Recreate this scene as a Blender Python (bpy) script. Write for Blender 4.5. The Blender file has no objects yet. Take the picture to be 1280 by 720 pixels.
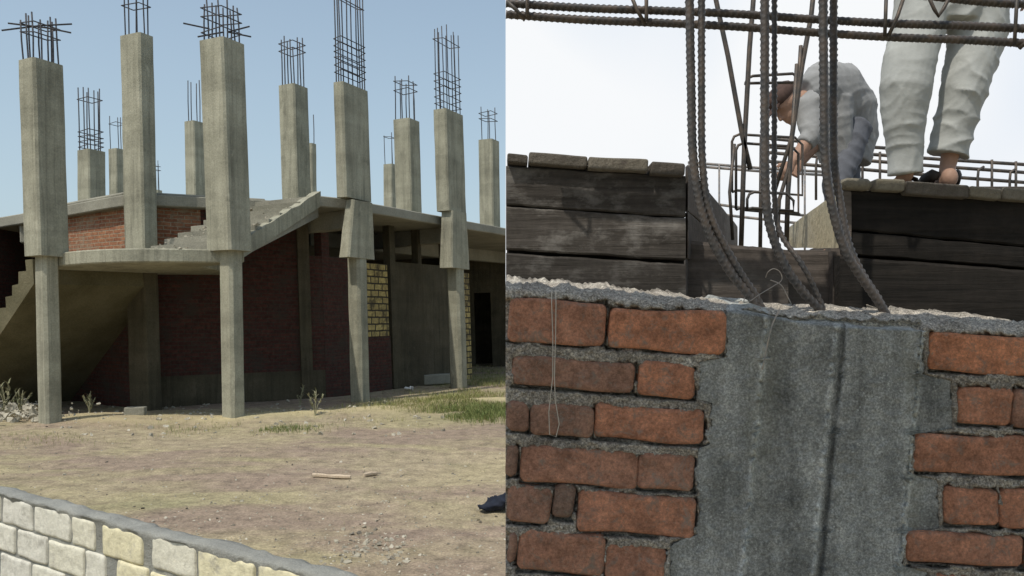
import bpy, bmesh, math, random
from mathutils import Vector, Matrix, noise
R = random.Random(7)
SC = bpy.context.scene
COL = SC.collection
EYE = 1.68
F = 1000.0
def W(u, v, D): return Vector(((u-640)/F*D, D, EYE+(400-v)/F*D))
def nz(p, s=1.0, o=0.0): return noise.noise(Vector((p[0]*s+o, p[1]*s+o*1.7, p[2]*s-o)))
def lerp(a, b, t): return a+(b-a)*t
def interp(x, pts):
    if x <= pts[0][0]: return pts[0][1]
    for (a, fa), (b, fb) in zip(pts, pts[1:]):
        if x <= b: return fa+(fb-fa)*(x-a)/max(1e-9, b-a)
    return pts[-1][1]

# ------------------------------------------------------------------ scene objects
ROOT = {}
def tag(o, label=None, cat=None, group=None, kind=None):
    if label: o['label'] = label
    if cat: o['category'] = cat
    if group: o['group'] = group
    if kind: o['kind'] = kind
    return o
def thing(name, label, cat, loc=(0, 0, 0), group=None):
    o = bpy.data.objects.new(name, None); COL.objects.link(o)
    o.location = loc; o.empty_display_size = .1
    ROOT[o.name] = Vector(loc)
    return tag(o, label, cat, group)
def rootloc(p):
    while p.parent: p = p.parent
    return ROOT.get(p.name, Vector((0, 0, 0)))

class MB:
    def __init__(s): s.v = []; s.f = []; s.t = []; s.vt = None
    def add(s, vs, fs, tint=.5):
        n = len(s.v); s.v += [Vector(p) for p in vs]
        s.f += [tuple(i+n for i in f) for f in fs]; s.t += [tint]*len(fs); return s
    def hexa(s, b, t, tint=.5):          # b, t: rings of equal length, bottom and top
        n = len(b)
        fs = [tuple(range(n))[::-1], tuple(range(n, 2*n))]+[(i, (i+1) % n, n+(i+1) % n, n+i) for i in range(n)]
        return s.add(list(b)+list(t), fs, tint)
    def box(s, c, ax, ay, az, tint=.5):  # centre and three half vectors
        c, ax, ay, az = map(Vector, (c, ax, ay, az))
        b = [c-ax-ay-az, c+ax-ay-az, c+ax+ay-az, c-ax+ay-az]
        return s.hexa(b, [p+2*az for p in b], tint)
    def abox(s, x0, x1, y0, y1, z0, z1, tint=.5):
        b = [(x0, y0, z0), (x1, y0, z0), (x1, y1, z0), (x0, y1, z0)]
        return s.hexa([Vector(p) for p in b], [Vector((p[0], p[1], z1)) for p in b], tint)
    def prism(s, poly, z0, z1, tint=.5):
        return s.hexa([Vector((x, y, z0)) for x, y in poly], [Vector((x, y, z1)) for x, y in poly], tint)
    def rings(s, rs, tint=.5, cap=True, closed=True):
        n = len(rs[0]); base = len(s.v); fs = []
        vs = [p for r in rs for p in r]
        for k in range(len(rs)-1):
            for i in range(n if closed else n-1):
                j = (i+1) % n
                fs.append((k*n+i, k*n+j, (k+1)*n+j, (k+1)*n+i))
        if cap: fs += [tuple(range(n))[::-1], tuple(range((len(rs)-1)*n, len(rs)*n))]
        return s.add(vs, fs, tint)
    def tube(s, path, r, n=6, tint=.5, r2=None, flat=None):
        path = [Vector(p) for p in path]; rs = []
        up = None
        for i, p in enumerate(path):
            d = (path[min(i+1, len(path)-1)]-path[max(i-1, 0)]).normalized()
            if up is None:
                up = Vector(flat) if flat else (Vector((0, 0, 1)) if abs(d.z) < .8 else Vector((1, 0, 0)))
            a = (up-d*up.dot(d)).normalized(); b = d.cross(a); up = a
            ra = r[i] if isinstance(r, (list, tuple)) else r
            rb = ra if r2 is None else (r2[i] if isinstance(r2, (list, tuple)) else r2)
            rs.append([p+a*math.cos(q)*ra+b*math.sin(q)*rb for q in [2*math.pi*k/n for k in range(n)]])
        return s.rings(rs, tint)
    def ball(s, c, rx, ry=None, rz=None, n=12, tint=.5, rot=None):
        ry = ry or rx; rz = rz or rx; c = Vector(c); rs = []
        for k in range(1, n//2):
            th = math.pi*k/(n//2)
            ring = []
            for i in range(n):
                ph = 2*math.pi*i/n
                p = Vector((math.sin(th)*math.cos(ph)*rx, math.sin(th)*math.sin(ph)*ry, -math.cos(th)*rz))
                if rot: p = rot @ p
                ring.append(c+p)
            rs.append(ring)
        return s.rings(rs, tint)
    def build(s, name, mat, parent=None, bevel=0, smooth=False, kind=None, label=None):
        me = bpy.data.meshes.new(name)
        off = rootloc(parent) if parent else Vector((0, 0, 0))
        me.from_pydata([tuple(p-off) for p in s.v], [], s.f)
        if s.vt: me.attributes.new('tint', 'FLOAT', 'POINT').data.foreach_set('value', s.vt)
        else: me.attributes.new('tint', 'FLOAT', 'FACE').data.foreach_set('value', s.t)
        if bevel or True:
            bm = bmesh.new(); bm.from_mesh(me)
            bmesh.ops.recalc_face_normals(bm, faces=bm.faces)
            if bevel:
                ed = [e for e in bm.edges if len(e.link_faces) == 2 and e.calc_face_angle(0) > .6]
                bmesh.ops.bevel(bm, geom=ed, offset=bevel, segments=1, affect='EDGES', clamp_overlap=True)
            uv = bm.loops.layers.uv.new('metric')
            for f in bm.faces:
                n = f.normal
                if abs(n.z) < .6:
                    t = Vector((-n.y, n.x, 0)); t = t.normalized() if t.length > 1e-6 else Vector((1, 0, 0))
                    for l in f.loops:
                        p = l.vert.co+off; l[uv].uv = (p.dot(t), p.z)
                else:
                    for l in f.loops:
                        p = l.vert.co+off; l[uv].uv = (p.x, p.y)
                f.smooth = smooth
            bm.to_mesh(me); bm.free()
        o = bpy.data.objects.new(name, me); COL.objects.link(o)
        if mat: me.materials.append(mat)
        if parent: o.parent = parent
        if kind: o['kind'] = kind
        if label: o['label'] = label
        return o
def place(o, loc):
    """give a one-mesh thing its origin at loc"""
    loc = Vector(loc); o.data.transform(Matrix.Translation(-loc)); o.location = loc; return o

def remesh(mb, voxel, smooth=4):
    me = bpy.data.meshes.new('tmp'); me.from_pydata([tuple(p) for p in mb.v], [], mb.f)
    bm = bmesh.new(); bm.from_mesh(me); bmesh.ops.recalc_face_normals(bm, faces=bm.faces); bm.to_mesh(me); bm.free()
    o = bpy.data.objects.new('tmp', me); COL.objects.link(o)
    m = o.modifiers.new('r', 'REMESH'); m.mode = 'VOXEL'; m.voxel_size = voxel
    m2 = o.modifiers.new('s', 'SMOOTH'); m2.factor = .5; m2.iterations = smooth
    dg = bpy.context.evaluated_depsgraph_get(); dg.update()
    ev = o.evaluated_get(dg); em = ev.to_mesh()
    out = MB(); nrm = [v.normal.copy() for v in em.vertices]
    out.v = [v.co.copy() for v in em.vertices]; out.f = [tuple(p.vertices) for p in em.polygons]; out.t = [.5]*len(out.f)
    ev.to_mesh_clear(); bpy.data.objects.remove(o); bpy.data.meshes.remove(me)
    out.n = nrm; return out

# ------------------------------------------------------------------ materials
class NT:
    def __init__(s, name):
        s.m = bpy.data.materials.new(name); s.m.use_nodes = True
        s.t = s.m.node_tree; s.t.nodes.clear()
        s.out = s.n('ShaderNodeOutputMaterial'); s.b = s.n('ShaderNodeBsdfPrincipled')
        s.b.inputs['Specular IOR Level'].default_value = .25
        s.l(s.b.outputs[0], s.out.inputs[0])
    def n(s, ty, **kw):
        x = s.t.nodes.new(ty)
        for k, v in kw.items(): setattr(x, k, v)
        return x
    def l(s, a, b): s.t.links.new(a, b)
    def coord(s, which='Object'): return s.n('ShaderNodeTexCoord').outputs[which]
    def scaled(s, src, sc):
        m = s.n('ShaderNodeMapping'); m.inputs['Scale'].default_value = sc; s.l(src, m.inputs[0]); return m.outputs[0]
    def noise(s, src, scale, detail=6, rough=.6, dist=0):
        x = s.n('ShaderNodeTexNoise'); x.inputs['Scale'].default_value = scale; x.inputs['Detail'].default_value = detail
        x.inputs['Roughness'].default_value = rough; x.inputs['Distortion'].default_value = dist
        if src is not None: s.l(src, x.inputs['Vector'])
        return x.outputs[0]
    def ramp(s, fac, pts):
        r = s.n('ShaderNodeValToRGB'); e = r.color_ramp.elements
        while len(e) < len(pts): e.new(.5)
        for el, (p, c) in zip(e, pts):
            el.position = p; el.color = (c, c, c, 1) if isinstance(c, (int, float)) else (*c, 1)
        s.l(fac, r.inputs[0]); return r.outputs[0]
    def mix(s, fac, a, b, mode='MIX'):
        x = s.n('ShaderNodeMix', data_type='RGBA', blend_type=mode)
        for inp, val in ((x.inputs[0], fac), (x.inputs[6], a), (x.inputs[7], b)):
            if isinstance(val, (int, float)): inp.default_value = val
            elif isinstance(val, tuple): inp.default_value = (*val, 1)
            else: s.l(val, inp)
        return x.outputs[2]
    def attr(s, name):
        a = s.n('ShaderNodeAttribute'); a.attribute_name = name; return a.outputs['Fac']
    def math(s, op, a, b=0.0):
        x = s.n('ShaderNodeMath', operation=op)
        for i, val in enumerate((a, b)):
            if isinstance(val, (int, float)): x.inputs[i].default_value = val
            else: s.l(val, x.inputs[i])
        return x.outputs[0]
    def color(s, c):
        if isinstance(c, tuple): s.b.inputs['Base Color'].default_value = (*c, 1)
        else: s.l(c, s.b.inputs['Base Color'])
    def bump(s, h, strength=.5, dist=.01):
        x = s.n('ShaderNodeBump'); x.inputs['Strength'].default_value = strength; x.inputs['Distance'].default_value = dist
        s.l(h, x.inputs['Height']); s.l(x.outputs[0], s.b.inputs['Normal'])
    def rough(s, r): s.b.inputs['Roughness'].default_value = r

def concrete(name, c0, c1, c2, streak=True, sc=1.0, spots=.5, bump=.5, dist=.01, tinted=False):
    t = NT(name); co = t.coord()
    base = t.ramp(t.noise(co, 1.3*sc, 8, .65), [(.3, c0), (.5, c1), (.7, c2)])
    fine = t.ramp(t.noise(co, 38*sc, 5, .7), [(.3, .72), (.7, 1.2)])
    base = t.mix(.8, base, fine, 'MULTIPLY')
    if streak:
        st = t.ramp(t.noise(t.scaled(co, (9*sc, 9*sc, .5*sc)), 1.0, 5, .6), [(.32, .68), (.5, 1.0), (.7, 1.14)])
        base = t.mix(.75, base, st, 'MULTIPLY')
        bd = t.ramp(t.noise(t.scaled(co, (.3, .3, 2.4)), 1.0, 2, .5), [(.42, .8), (.5, 1.0), (.6, 1.05)])
        base = t.mix(.6, base, bd, 'MULTIPLY')
        base = t.mix(.5, base, t.ramp(t.noise(t.scaled(co, (5*sc, 5*sc, .12*sc)), 1.0, 2, .4), [(.46, 1.), (.492, .62), (.5, 1.08), (.56, 1.)]), 'MULTIPLY')
        base = t.mix(t.ramp(t.noise(co, 3.1*sc, 8, .75), [(.58, 0.), (.7, .55)]), base, tuple(x*.55 for x in c0))
        base = t.mix(t.ramp(t.noise(t.scaled(co, (2, 2, 1)), 1.7*sc, 8, .7), [(.6, 0.), (.7, .5)]), base, tuple(min(1, x*1.3) for x in c2))
    if tinted:
        base = t.mix(1.0, base, t.ramp(t.attr('tint'), [(0, .6), (.5, 1.0), (1, 1.4)]), 'MULTIPLY')
    t.color(base); t.rough(.92)
    h = t.math('ADD', t.noise(co, 30*sc, 6, .7), t.math('MULTIPLY', t.noise(co, 5*sc, 4, .6), 1.5))
    t.bump(h, bump, dist); return t.m

M = {}
M['conc'] = concrete('weathered_concrete', (.235, .227, .168), (.33, .318, .238), (.39, .375, .285), bump=.5, dist=.013)
M['slab'] = concrete('slab_concrete', (.21, .2, .16), (.285, .272, .215), (.335, .32, .255), streak=False, bump=.5, dist=.015)
M['stair'] = concrete('shaded_stair_concrete', (.09, .08, .042), (.13, .115, .065), (.17, .15, .09), streak=False, bump=.5, dist=.03)  # darker than the slab: shade on the lower stair put into the colour
M['plastershade'] = concrete('shaded_plaster', (.062, .054, .034), (.088, .075, .047), (.115, .097, .064), streak=True, bump=.5, dist=.03)  # plaster darkened: the shade under the slab is put into its colour

def brickwork(name, a, b, mortar, bw=.25, bh=.075, patch=None):
    t = NT(name); uv = t.coord('UV')
    br = t.n('ShaderNodeTexBrick'); br.inputs['Scale'].default_value = 1
    br.inputs['Brick Width'].default_value = bw; br.inputs['Row Height'].default_value = bh
    br.inputs['Mortar Size'].default_value = bh*.13; br.inputs['Mortar Smooth'].default_value = .3
    br.inputs['Color1'].default_value = (*a, 1); br.inputs['Color2'].default_value = (*b, 1); br.inputs['Mortar'].default_value = (*mortar, 1)
    wob = t.n('ShaderNodeVectorMath', operation='MULTIPLY_ADD')
    nn = t.n('ShaderNodeTexNoise'); nn.inputs['Scale'].default_value = 4; t.l(uv, nn.inputs['Vector'])
    t.l(nn.outputs[1], wob.inputs[0]); wob.inputs[1].default_value = (.05, .03, 0); t.l(uv, wob.inputs[2])
    t.l(wob.outputs[0], br.inputs['Vector'])
    co = t.coord()
    c = t.mix(.75, br.outputs[0], t.ramp(t.noise(co, 14, 6, .7), [(.3, .45), (.7, 1.45)]), 'MULTIPLY')
    sm = t.ramp(t.noise(co, 2.2, 7, .7), [(.5, 0.0), (.62, .8)])
    c = t.mix(sm, c, patch or mortar)
    t.color(c); t.rough(.95)
    t.bump(t.math('ADD', t.math('MULTIPLY', br.outputs[1], -1.2), t.noise(co, 40, 5, .7)), .6, .02); return t.m
M['brickshade'] = brickwork('shaded_brickwork', (.088, .034, .025), (.062, .026, .02), (.055, .043, .033))  # darkened brick: the deep shade under the slab is in the colour
M['bricklit'] = brickwork('sunlit_brickwork', (.36, .17, .09), (.27, .11, .06), (.32, .26, .18))  # bright copy of the brick, with sunlight put into the colour
M['limefar'] = brickwork('limestone_blockwork', (.5, .39, .15), (.38, .29, .12), (.06, .05, .035), .3, .16)

def steel(name, c, r=.6, metal=.35, rib=None):
    t = NT(name); co = t.coord()
    t.color((lambda x: t.mix(t.attr('tint'), x, rib) if rib else x)(t.mix(t.ramp(t.noise(co, 25, 5, .7), [(.4, 0.), (.65, 1.)]), c, tuple(min(1, x*1.5+.01) for x in (c[0]*1.25, c[1], c[2]*.8)))))
    t.b.inputs['Metallic'].default_value = metal; t.rough(r); t.bump(t.noise(co, 300, 3, .6), .2, .001); return t.m
M['rebarfar'] = steel('dark_rebar', (.05, .055, .065), .7, .2)
M['rebar'] = steel('ribbed_steel', (.062, .060, .060), .48, .35, (.19, .185, .18))
M['rebarthin'] = steel('stirrup_steel', (.075, .072, .068), .55, .4)
M['rebarpale'] = steel('pale_steel', (.16, .165, .17), .6, .2)
M['wire'] = steel('galvanised_wire', (.28, .28, .27), .5, .4)

# ground
t = NT('dry_earth'); co = t.coord()
c = t.ramp(t.noise(co, .22, 7, .6, .6), [(.34, (.345, .305, .17)), (.48, (.42, .355, .215)), (.58, (.385, .315, .21)), (.68, (.45, .395, .24))])
mv = t.ramp(t.noise(t.scaled(co, (.5, 1.1, 1)), .55, 6, .6, .4), [(.45, 0.), (.58, .85)])
c = t.mix(mv, c, (.32, .24, .185))
gr = t.ramp(t.noise(co, .5, 8, .65), [(.55, 0.), (.7, .55)])
c = t.mix(gr, c, (.27, .265, .14))
c = t.mix(.85, c, t.ramp(t.noise(co, 5, 9, .75), [(.32, .5), (.5, .98), (.68, 1.38)]), 'MULTIPLY')
c = t.mix(.7, c, t.ramp(t.noise(co, 45, 4, .7), [(.34, .62), (.5, 1.), (.66, 1.4)]), 'MULTIPLY')
c = t.mix(t.math('MULTIPLY', t.attr('tint'), t.ramp(t.noise(co, 1.5, 6, .7), [(.35, .55), (.55, 1.)])), c, (.56, .48, .27))
vo = t.n('ShaderNodeTexVoronoi'); vo.inputs['Scale'].default_value = 22; t.l(co, vo.inputs['Vector'])
pk = t.math('MULTIPLY', t.ramp(vo.outputs['Distance'], [(.10, 1.), (.17, 0.)]), t.ramp(t.noise(co, 1.1, 4, .6), [(.52, 0.), (.62, .8)]))
c = t.mix(pk, c, (.5, .47, .38))
t.color(c); t.rough(1)
t.bump(t.math('ADD', t.noise(co, 9, 9, .72), t.math('MULTIPLY', pk, .3)), .8, .08); M['ground'] = t.m

def blockmat(name, ramp_pts, dirt, fine=1.0, bump=.6, dist=.01, sc=1.0):
    t = NT(name); co = t.coord()
    c = t.ramp(t.attr('tint'), ramp_pts)
    c = t.mix(.55*fine, c, t.ramp(t.noise(co, 30*sc, 7, .7), [(.3, .62), (.55, 1.05), (.75, 1.25)]), 'MULTIPLY')
    d = t.ramp(t.noise(co, 9*sc, 8, .72), [(.55, 0.), (.68, .75)])
    c = t.mix(d, c, dirt)
    t.color(c); t.rough(.95); t.bump(t.math('ADD', t.noise(co, 60*sc, 6, .75), t.noise(co, 14*sc, 4, .6)), bump, dist); return t.m
M['lime'] = blockmat('limestone', [(0, (.63, .61, .53)), (.4, (.70, .675, .56)), (.6, (.70, .645, .44)), (1, (.74, .68, .46))], (.36, .34, .29))
M['limemortar'] = concrete('grey_cement_mortar', (.25, .25, .225), (.32, .32, .285), (.39, .385, .34), False, 4, .5, .8, .012)
M['loosebrick'] = blockmat('cement_stained_brick', [(0, (.07, .06, .05)), (.5, (.17, .15, .12)), (1, (.24, .215, .16))], (.12, .1, .085), 1.2, .8, .006, 2.2)
def grainy(name, cols, grain, bigspots, dist, tintramp, streak=None):
    """sandy cement: salt-and-pepper grains over slow stains"""
    t = NT(name); co = t.coord()
    c = t.ramp(t.noise(co, 11, 7, .65), [(.32, cols[0]), (.5, cols[1]), (.68, cols[2])])
    g1 = t.noise(co, 240, 2, .8); g2 = t.noise(co, 105, 4, .8); g3 = t.noise(co, 45, 5, .7)
    c = t.mix(grain, c, t.ramp(g1, [(.36, .22), (.5, .95), (.64, 2.1)]), 'MULTIPLY')
    c = t.mix(grain, c, t.ramp(g2, [(.34, .42), (.5, 1.0), (.66, 1.65)]), 'MULTIPLY')
    if streak:
        st = t.noise(t.scaled(co, (28, 28, 2.2)), 1.0, 6, .65)
        c = t.mix(.8, c, t.ramp(st, [(.33, .68), (.5, 1.), (.68, 1.25)]), 'MULTIPLY')
        c = t.mix(t.ramp(t.noise(t.scaled(co, (9, 9, 1.2)), 1.0, 4, .6), [(.52, 0.), (.66, .35)]), c, streak)
    vo = t.n('ShaderNodeTexVoronoi'); vo.inputs['Scale'].default_value = 120; t.l(co, vo.inputs['Vector'])
    sp = t.math('MULTIPLY', t.ramp(vo.outputs['Distance'], [(.16, 1.), (.26, 0.)]), t.ramp(t.noise(co, 30, 3, .6), [(.5, 0.), (.6, bigspots)]))
    c = t.mix(sp, c, tuple(min(.75, x*1.9) for x in cols[2]))
    c = t.mix(1., c, t.ramp(t.attr('tint'), [(0, .3), (.5, 1.), (1, 1.8)]), 'MULTIPLY')
    t.color(c); t.rough(.97)
    t.bump(t.math('ADD', t.math('ADD', t.math('MULTIPLY', g2, .8), t.math('MULTIPLY', g3, 1.6)), t.math('MULTIPLY', sp, .5)), 1.0, dist); return t.m
M['mortar'] = grainy('sandy_mortar', ((.25, .22, .18), (.345, .31, .26), (.44, .405, .34)), .58, .8, .007, None)
M['nearconc'] = grainy('fresh_grey_concrete', ((.19, .193, .18), (.275, .28, .262), (.375, .378, .355)), .38, .4, .003, None, (.19, .185, .135))
t = NT('red_clay_brick'); co = t.coord()
c = t.ramp(t.attr('tint'), [(0, (.27, .18, .135)), (.35, (.43, .235, .16)), (.65, (.55, .26, .16)), (1, (.66, .285, .155))])
c = t.mix(.8, c, t.ramp(t.noise(co, 24, 8, .75), [(.34, .5), (.5, 1.0), (.66, 1.45)]), 'MULTIPLY')
c = t.mix(.7, c, t.ramp(t.noise(co, 170, 4, .82), [(.36, .6), (.5, 1.0), (.64, 1.4)]), 'MULTIPLY')
c = t.mix(t.ramp(t.noise(co, 33, 9, .75, 1.0), [(.53, 0.), (.66, .8)]), c, (.29, .245, .20))
c = t.mix(t.ramp(t.noise(co, 16, 9, .8, .6), [(.56, 0.), (.64, .75)]), c, (.34, .31, .265))
c = t.mix(t.ramp(t.noise(co, 80, 5, .7), [(.62, 0.), (.7, .6)]), c, (.46, .36, .27))
t.color(c); t.rough(.95)
cr = t.noise(t.scaled(co, (20, 20, 70)), 1.0, 6, .7, 1.2)
t.bump(t.math('ADD', t.math('MULTIPLY', t.noise(co, 70, 7, .78), 1.4), cr), 1.0, .006); M['nearbrick'] = t.m

def wood(name, c0, c1, stain, samt=.6, grain=(1.2, 30, 30), stsc=3):
    t = NT(name); co = t.coord()
    g = t.noise(t.scaled(co, grain), 1.6, 8, .65, .5)
    c = t.ramp(g, [(.3, c0), (.7, c1)])
    c = t.mix(.6, c, t.ramp(t.noise(co, 40, 5, .7), [(.3, .6), (.7, 1.35)]), 'MULTIPLY')
    c = t.mix(t.ramp(t.noise(t.scaled(co, (1, 1, 2)), stsc, 8, .7), [(.5, 0.), (.66, samt)]), c, stain)
    c = t.mix(1., c, t.ramp(t.attr('tint'), [(0, .5), (.5, 1.), (1, 1.6)]), 'MULTIPLY')
    t.color(c); t.rough(.85); t.bump(g, .7, .006); return t.m
M['woodL'] = wood('stained_formwork_plank', (.032, .027, .022), (.088, .077, .066), (.20, .185, .165), .85, stsc=7)
M['woodR'] = wood('shaded_formwork_plank', (.0075, .0066, .0054), (.024, .020, .0165), (.045, .037, .03), .6)  # near-black wood: the boards' shade is put into the colour
M['woodin'] = wood('weathered_plank', (.06, .05, .042), (.12, .1, .085), (.17, .155, .135), .6)
M['ply'] = wood('sunlit_pale_plank', (.5, .43, .28), (.62, .55, .38), (.62, .57, .45), .5)  # pale wood made lighter, with sunlight put into the colour
M['stick'] = wood('bare_stick', (.45, .36, .25), (.55, .45, .33), (.6, .52, .4), .4)

def plain(name, c, rough=.9, var=.25, sc=20, bump=.3, dist=.004):
    t = NT(name); co = t.coord()
    t.color(t.mix(.9, c, t.ramp(t.noise(co, sc, 6, .65), [(.3, 1-var), (.7, 1+var)]), 'MULTIPLY')); t.rough(rough)
    t.bump(t.noise(co, sc*4, 5, .6), bump, dist); return t.m
M['skin'] = plain('skin', (.36, .22, .155), .6, .12, 25)
M['trousers'] = plain('washed_cotton', (.385, .39, .362), .95, .14, 9, .5, .004)
M['shirt'] = plain('grey_work_shirt', (.275, .275, .268), .95, .18, 10, .4, .004)
M['darktrouser'] = plain('grey_work_trousers', (.12, .125, .14), .95, .15, 12)
M['cap'] = plain('brown_cap', (.085, .055, .045), .95, .25, 30)
M['leather'] = plain('dark_sandal', (.035, .028, .022), .6, .3, 40)
M['hair'] = plain('dark_hair', (.02, .016, .013), .7, .3, 60)
M['robe'] = plain('long_shirt', (.38, .385, .35), .95, .1, 9)
M['tarp'] = plain('navy_cloth', (.014, .018, .030), .8, .35, 12)
M['string'] = plain('mason_line', (.55, .5, .42), .9, .1)
M['paper'] = plain('white_scrap', (.8, .78, .72), .9, .1)
t = NT('rubble_stone'); co = t.coord()
c = t.ramp(t.attr('tint'), [(0, (.17, .15, .12)), (.5, (.38, .35, .27)), (1, (.55, .51, .41))])
t.color(t.mix(.6, c, t.ramp(t.noise(co, 30, 5, .7), [(.3, .7), (.7, 1.2)]), 'MULTIPLY')); t.rough(.95); t.bump(t.noise(co, 60, 5, .7), .6, .01); M['rubble'] = t.m
t = NT('dry_grass'); t.color(t.ramp(t.attr('tint'), [(0, (.09, .14, .04)), (.5, (.2, .22, .075)), (1, (.36, .32, .15))])); t.rough(.9); M['grass'] = t.m
t = NT('weed_leaf'); t.color(t.ramp(t.attr('tint'), [(0, (.16, .17, .09)), (1, (.38, .35, .22))])); t.rough(.9); M['weed'] = t.m

# ------------------------------------------------------------------ sky, sun, camera
EL = math.radians(60)
SUN = Vector((-.32, -.42, 0)).normalized()*math.cos(EL)+Vector((0, 0, math.sin(EL)))
w = bpy.data.worlds.new('World'); SC.world = w; w.use_nodes = True
nt = w.node_tree; bg = nt.nodes['Background']
sk = nt.nodes.new('ShaderNodeTexSky'); sk.sky_type = 'NISHITA'; sk.sun_disc = False
sk.sun_elevation = EL; sk.sun_rotation = math.atan2(SUN.x, SUN.y)
sk.air_density = 1.0; sk.dust_density = 2.0; sk.ozone_density = 1.0; sk.altitude = 50
tc_ = nt.nodes.new('ShaderNodeTexCoord'); sp_ = nt.nodes.new('ShaderNodeSeparateXYZ'); nt.links.new(tc_.outputs['Generated'], sp_.inputs[0])
mr_ = nt.nodes.new('ShaderNodeMapRange'); mr_.inputs[1].default_value = .0; mr_.inputs[2].default_value = .5; mr_.inputs[3].default_value = .8; mr_.inputs[4].default_value = .30
nt.links.new(sp_.outputs[2], mr_.inputs[0]); mx_ = nt.nodes.new('ShaderNodeMix'); mx_.data_type = 'RGBA'; nt.links.new(mr_.outputs[0], mx_.inputs[0])
nt.links.new(sk.outputs[0], mx_.inputs[6]); mx_.inputs[7].default_value = (3.45, 4.35, 4.75, 1); nt.links.new(mx_.outputs[2], bg.inputs[0]); bg.inputs[1].default_value = .15
sl = bpy.data.lights.new('sun', 'SUN'); sl.energy = 3.0; sl.angle = math.radians(.6); sl.color = (1, .95, .86)
so = bpy.data.objects.new('sun', sl); COL.objects.link(so); so.rotation_euler = SUN.to_track_quat('Z', 'Y').to_euler(); so.location = (-5, -8, 15)
cam = bpy.data.cameras.new('camera'); cam.sensor_width = 36; cam.lens = 36*F/1280; cam.shift_y = (400-360)/1280; cam.clip_end = 3000; cam.clip_start = .05
cob = bpy.data.objects.new('camera', cam); COL.objects.link(cob); cob.location = (0, 0, EYE); cob.rotation_euler = (math.pi/2, 0, 0); SC.camera = cob
vs = SC.view_settings; vs.view_transform = 'Standard'; vs.look = 'None'; vs.exposure = 0; vs.gamma = 1

# white hazy sky that stands behind the right-hand wall: an upright curved backdrop
t = NT('white_haze_sky'); co = t.coord()
em = t.n('ShaderNodeEmission'); em.inputs[1].default_value = .90
cl = t.ramp(t.noise(t.scaled(co, (.16, .16, .2)), 1.0, 2, .4, .3), [(.42, (.80, .88, 1.0)), (.52, (.90, .96, 1.04)), (.6, (1.04, 1.06, 1.08))])
t.l(cl, em.inputs[0]); t.l(em.outputs[0], t.out.inputs[0]); M['whitesky'] = t.m
mb = MB(); SD = 10.5; x0 = (632-640)/F*SD
arc = [(x0, SD)]+[(x0+15*math.sin(a*math.pi/2/14)*1.0, SD-9.5*(1-math.cos(a*math.pi/2/14))) for a in range(1, 13)]
n = len(arc)
mb.rings([[Vector((x, y, z)) for x, y in arc]+[Vector((x, y+.06, z)) for x, y in arc[::-1]] for z in (.02, 3, 6, 9.5)])
o = mb.build('sky', M['whitesky'], smooth=False); o['kind'] = 'structure'
M['skyback'] = plain('backdrop_cloth', (.45, .5, .55), .9, .05); o.data.materials.append(M['skyback'])
for p in o.data.polygons:       # only the side that faces the wall and the camera is sky
    c = p.center; nn = p.normal
    if nn.y > .05 or nn.x > .5 and c.y > 10: p.material_index = 1

# ------------------------------------------------------------------ ground
def gz(x, y):
    h = .035*nz((x, y, 0), .5)+.02*nz((x, y, 3), 1.7)+.01*nz((x, y, 5), 5)
    h += .10*mound(x, y) if y > 11 else 0
    return h
def mound(x, y):
    return math.exp(-((y-13.4-.75*max(0, x+4.6))/.7)**2)*max(0, min(1, (x+9)/2))*max(0, min(1, (2-x)/2))*(.7+.6*nz((x, y, 1), 1.2))
xs = [-400, -150, -60, -30, -22]+[-16+.16*i for i in range(int(18.4/.16))]+[3, 6, 12, 30, 80, 200, 400]
ys = [-60, -10, -2, 1]+[2+.14*i for i in range(int(20/.14))]+[22.2+.6*i for i in range(20)]+[36, 45, 60, 100, 200, 500, 1200]
mb = MB(); nx = len(xs); mb.vt = []
for y in ys:
    for x in xs:
        inside = -16 <= x <= 2.5 and 2 <= y <= 34
        mb.v.append(Vector((x, y, gz(x, y) if inside else -.02))); mb.vt.append(max(0, min(1, 1.2*mound(x, y))) if y > 9 else 0)
for j in range(len(ys)-1):
    for i in range(nx-1): mb.f.append((j*nx+i, j*nx+i+1, (j+1)*nx+i+1, (j+1)*nx+i)); mb.t.append(.5)
o = mb.build('ground', M['ground'], smooth=True); o['kind'] = 'structure'

# ------------------------------------------------------------------ the unfinished building
bld = thing('unfinished_building', 'unfinished concrete building of bare columns, slabs and outdoor stairs with brick infill', 'building', (-6, 15, 0))
def T(p): return Vector((p[0]-.033*p[2], p[1], p[2]+.035*(p[0]+3)*min(1, max(0, p[2])/2.4)))
def lean(mb): mb.v = [T(p) for p in mb.v]; return mb
E1 = Vector((.89, -.46, 0)).normalized(); E2 = Vector((-.46, -.89, 0)).normalized()

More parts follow.
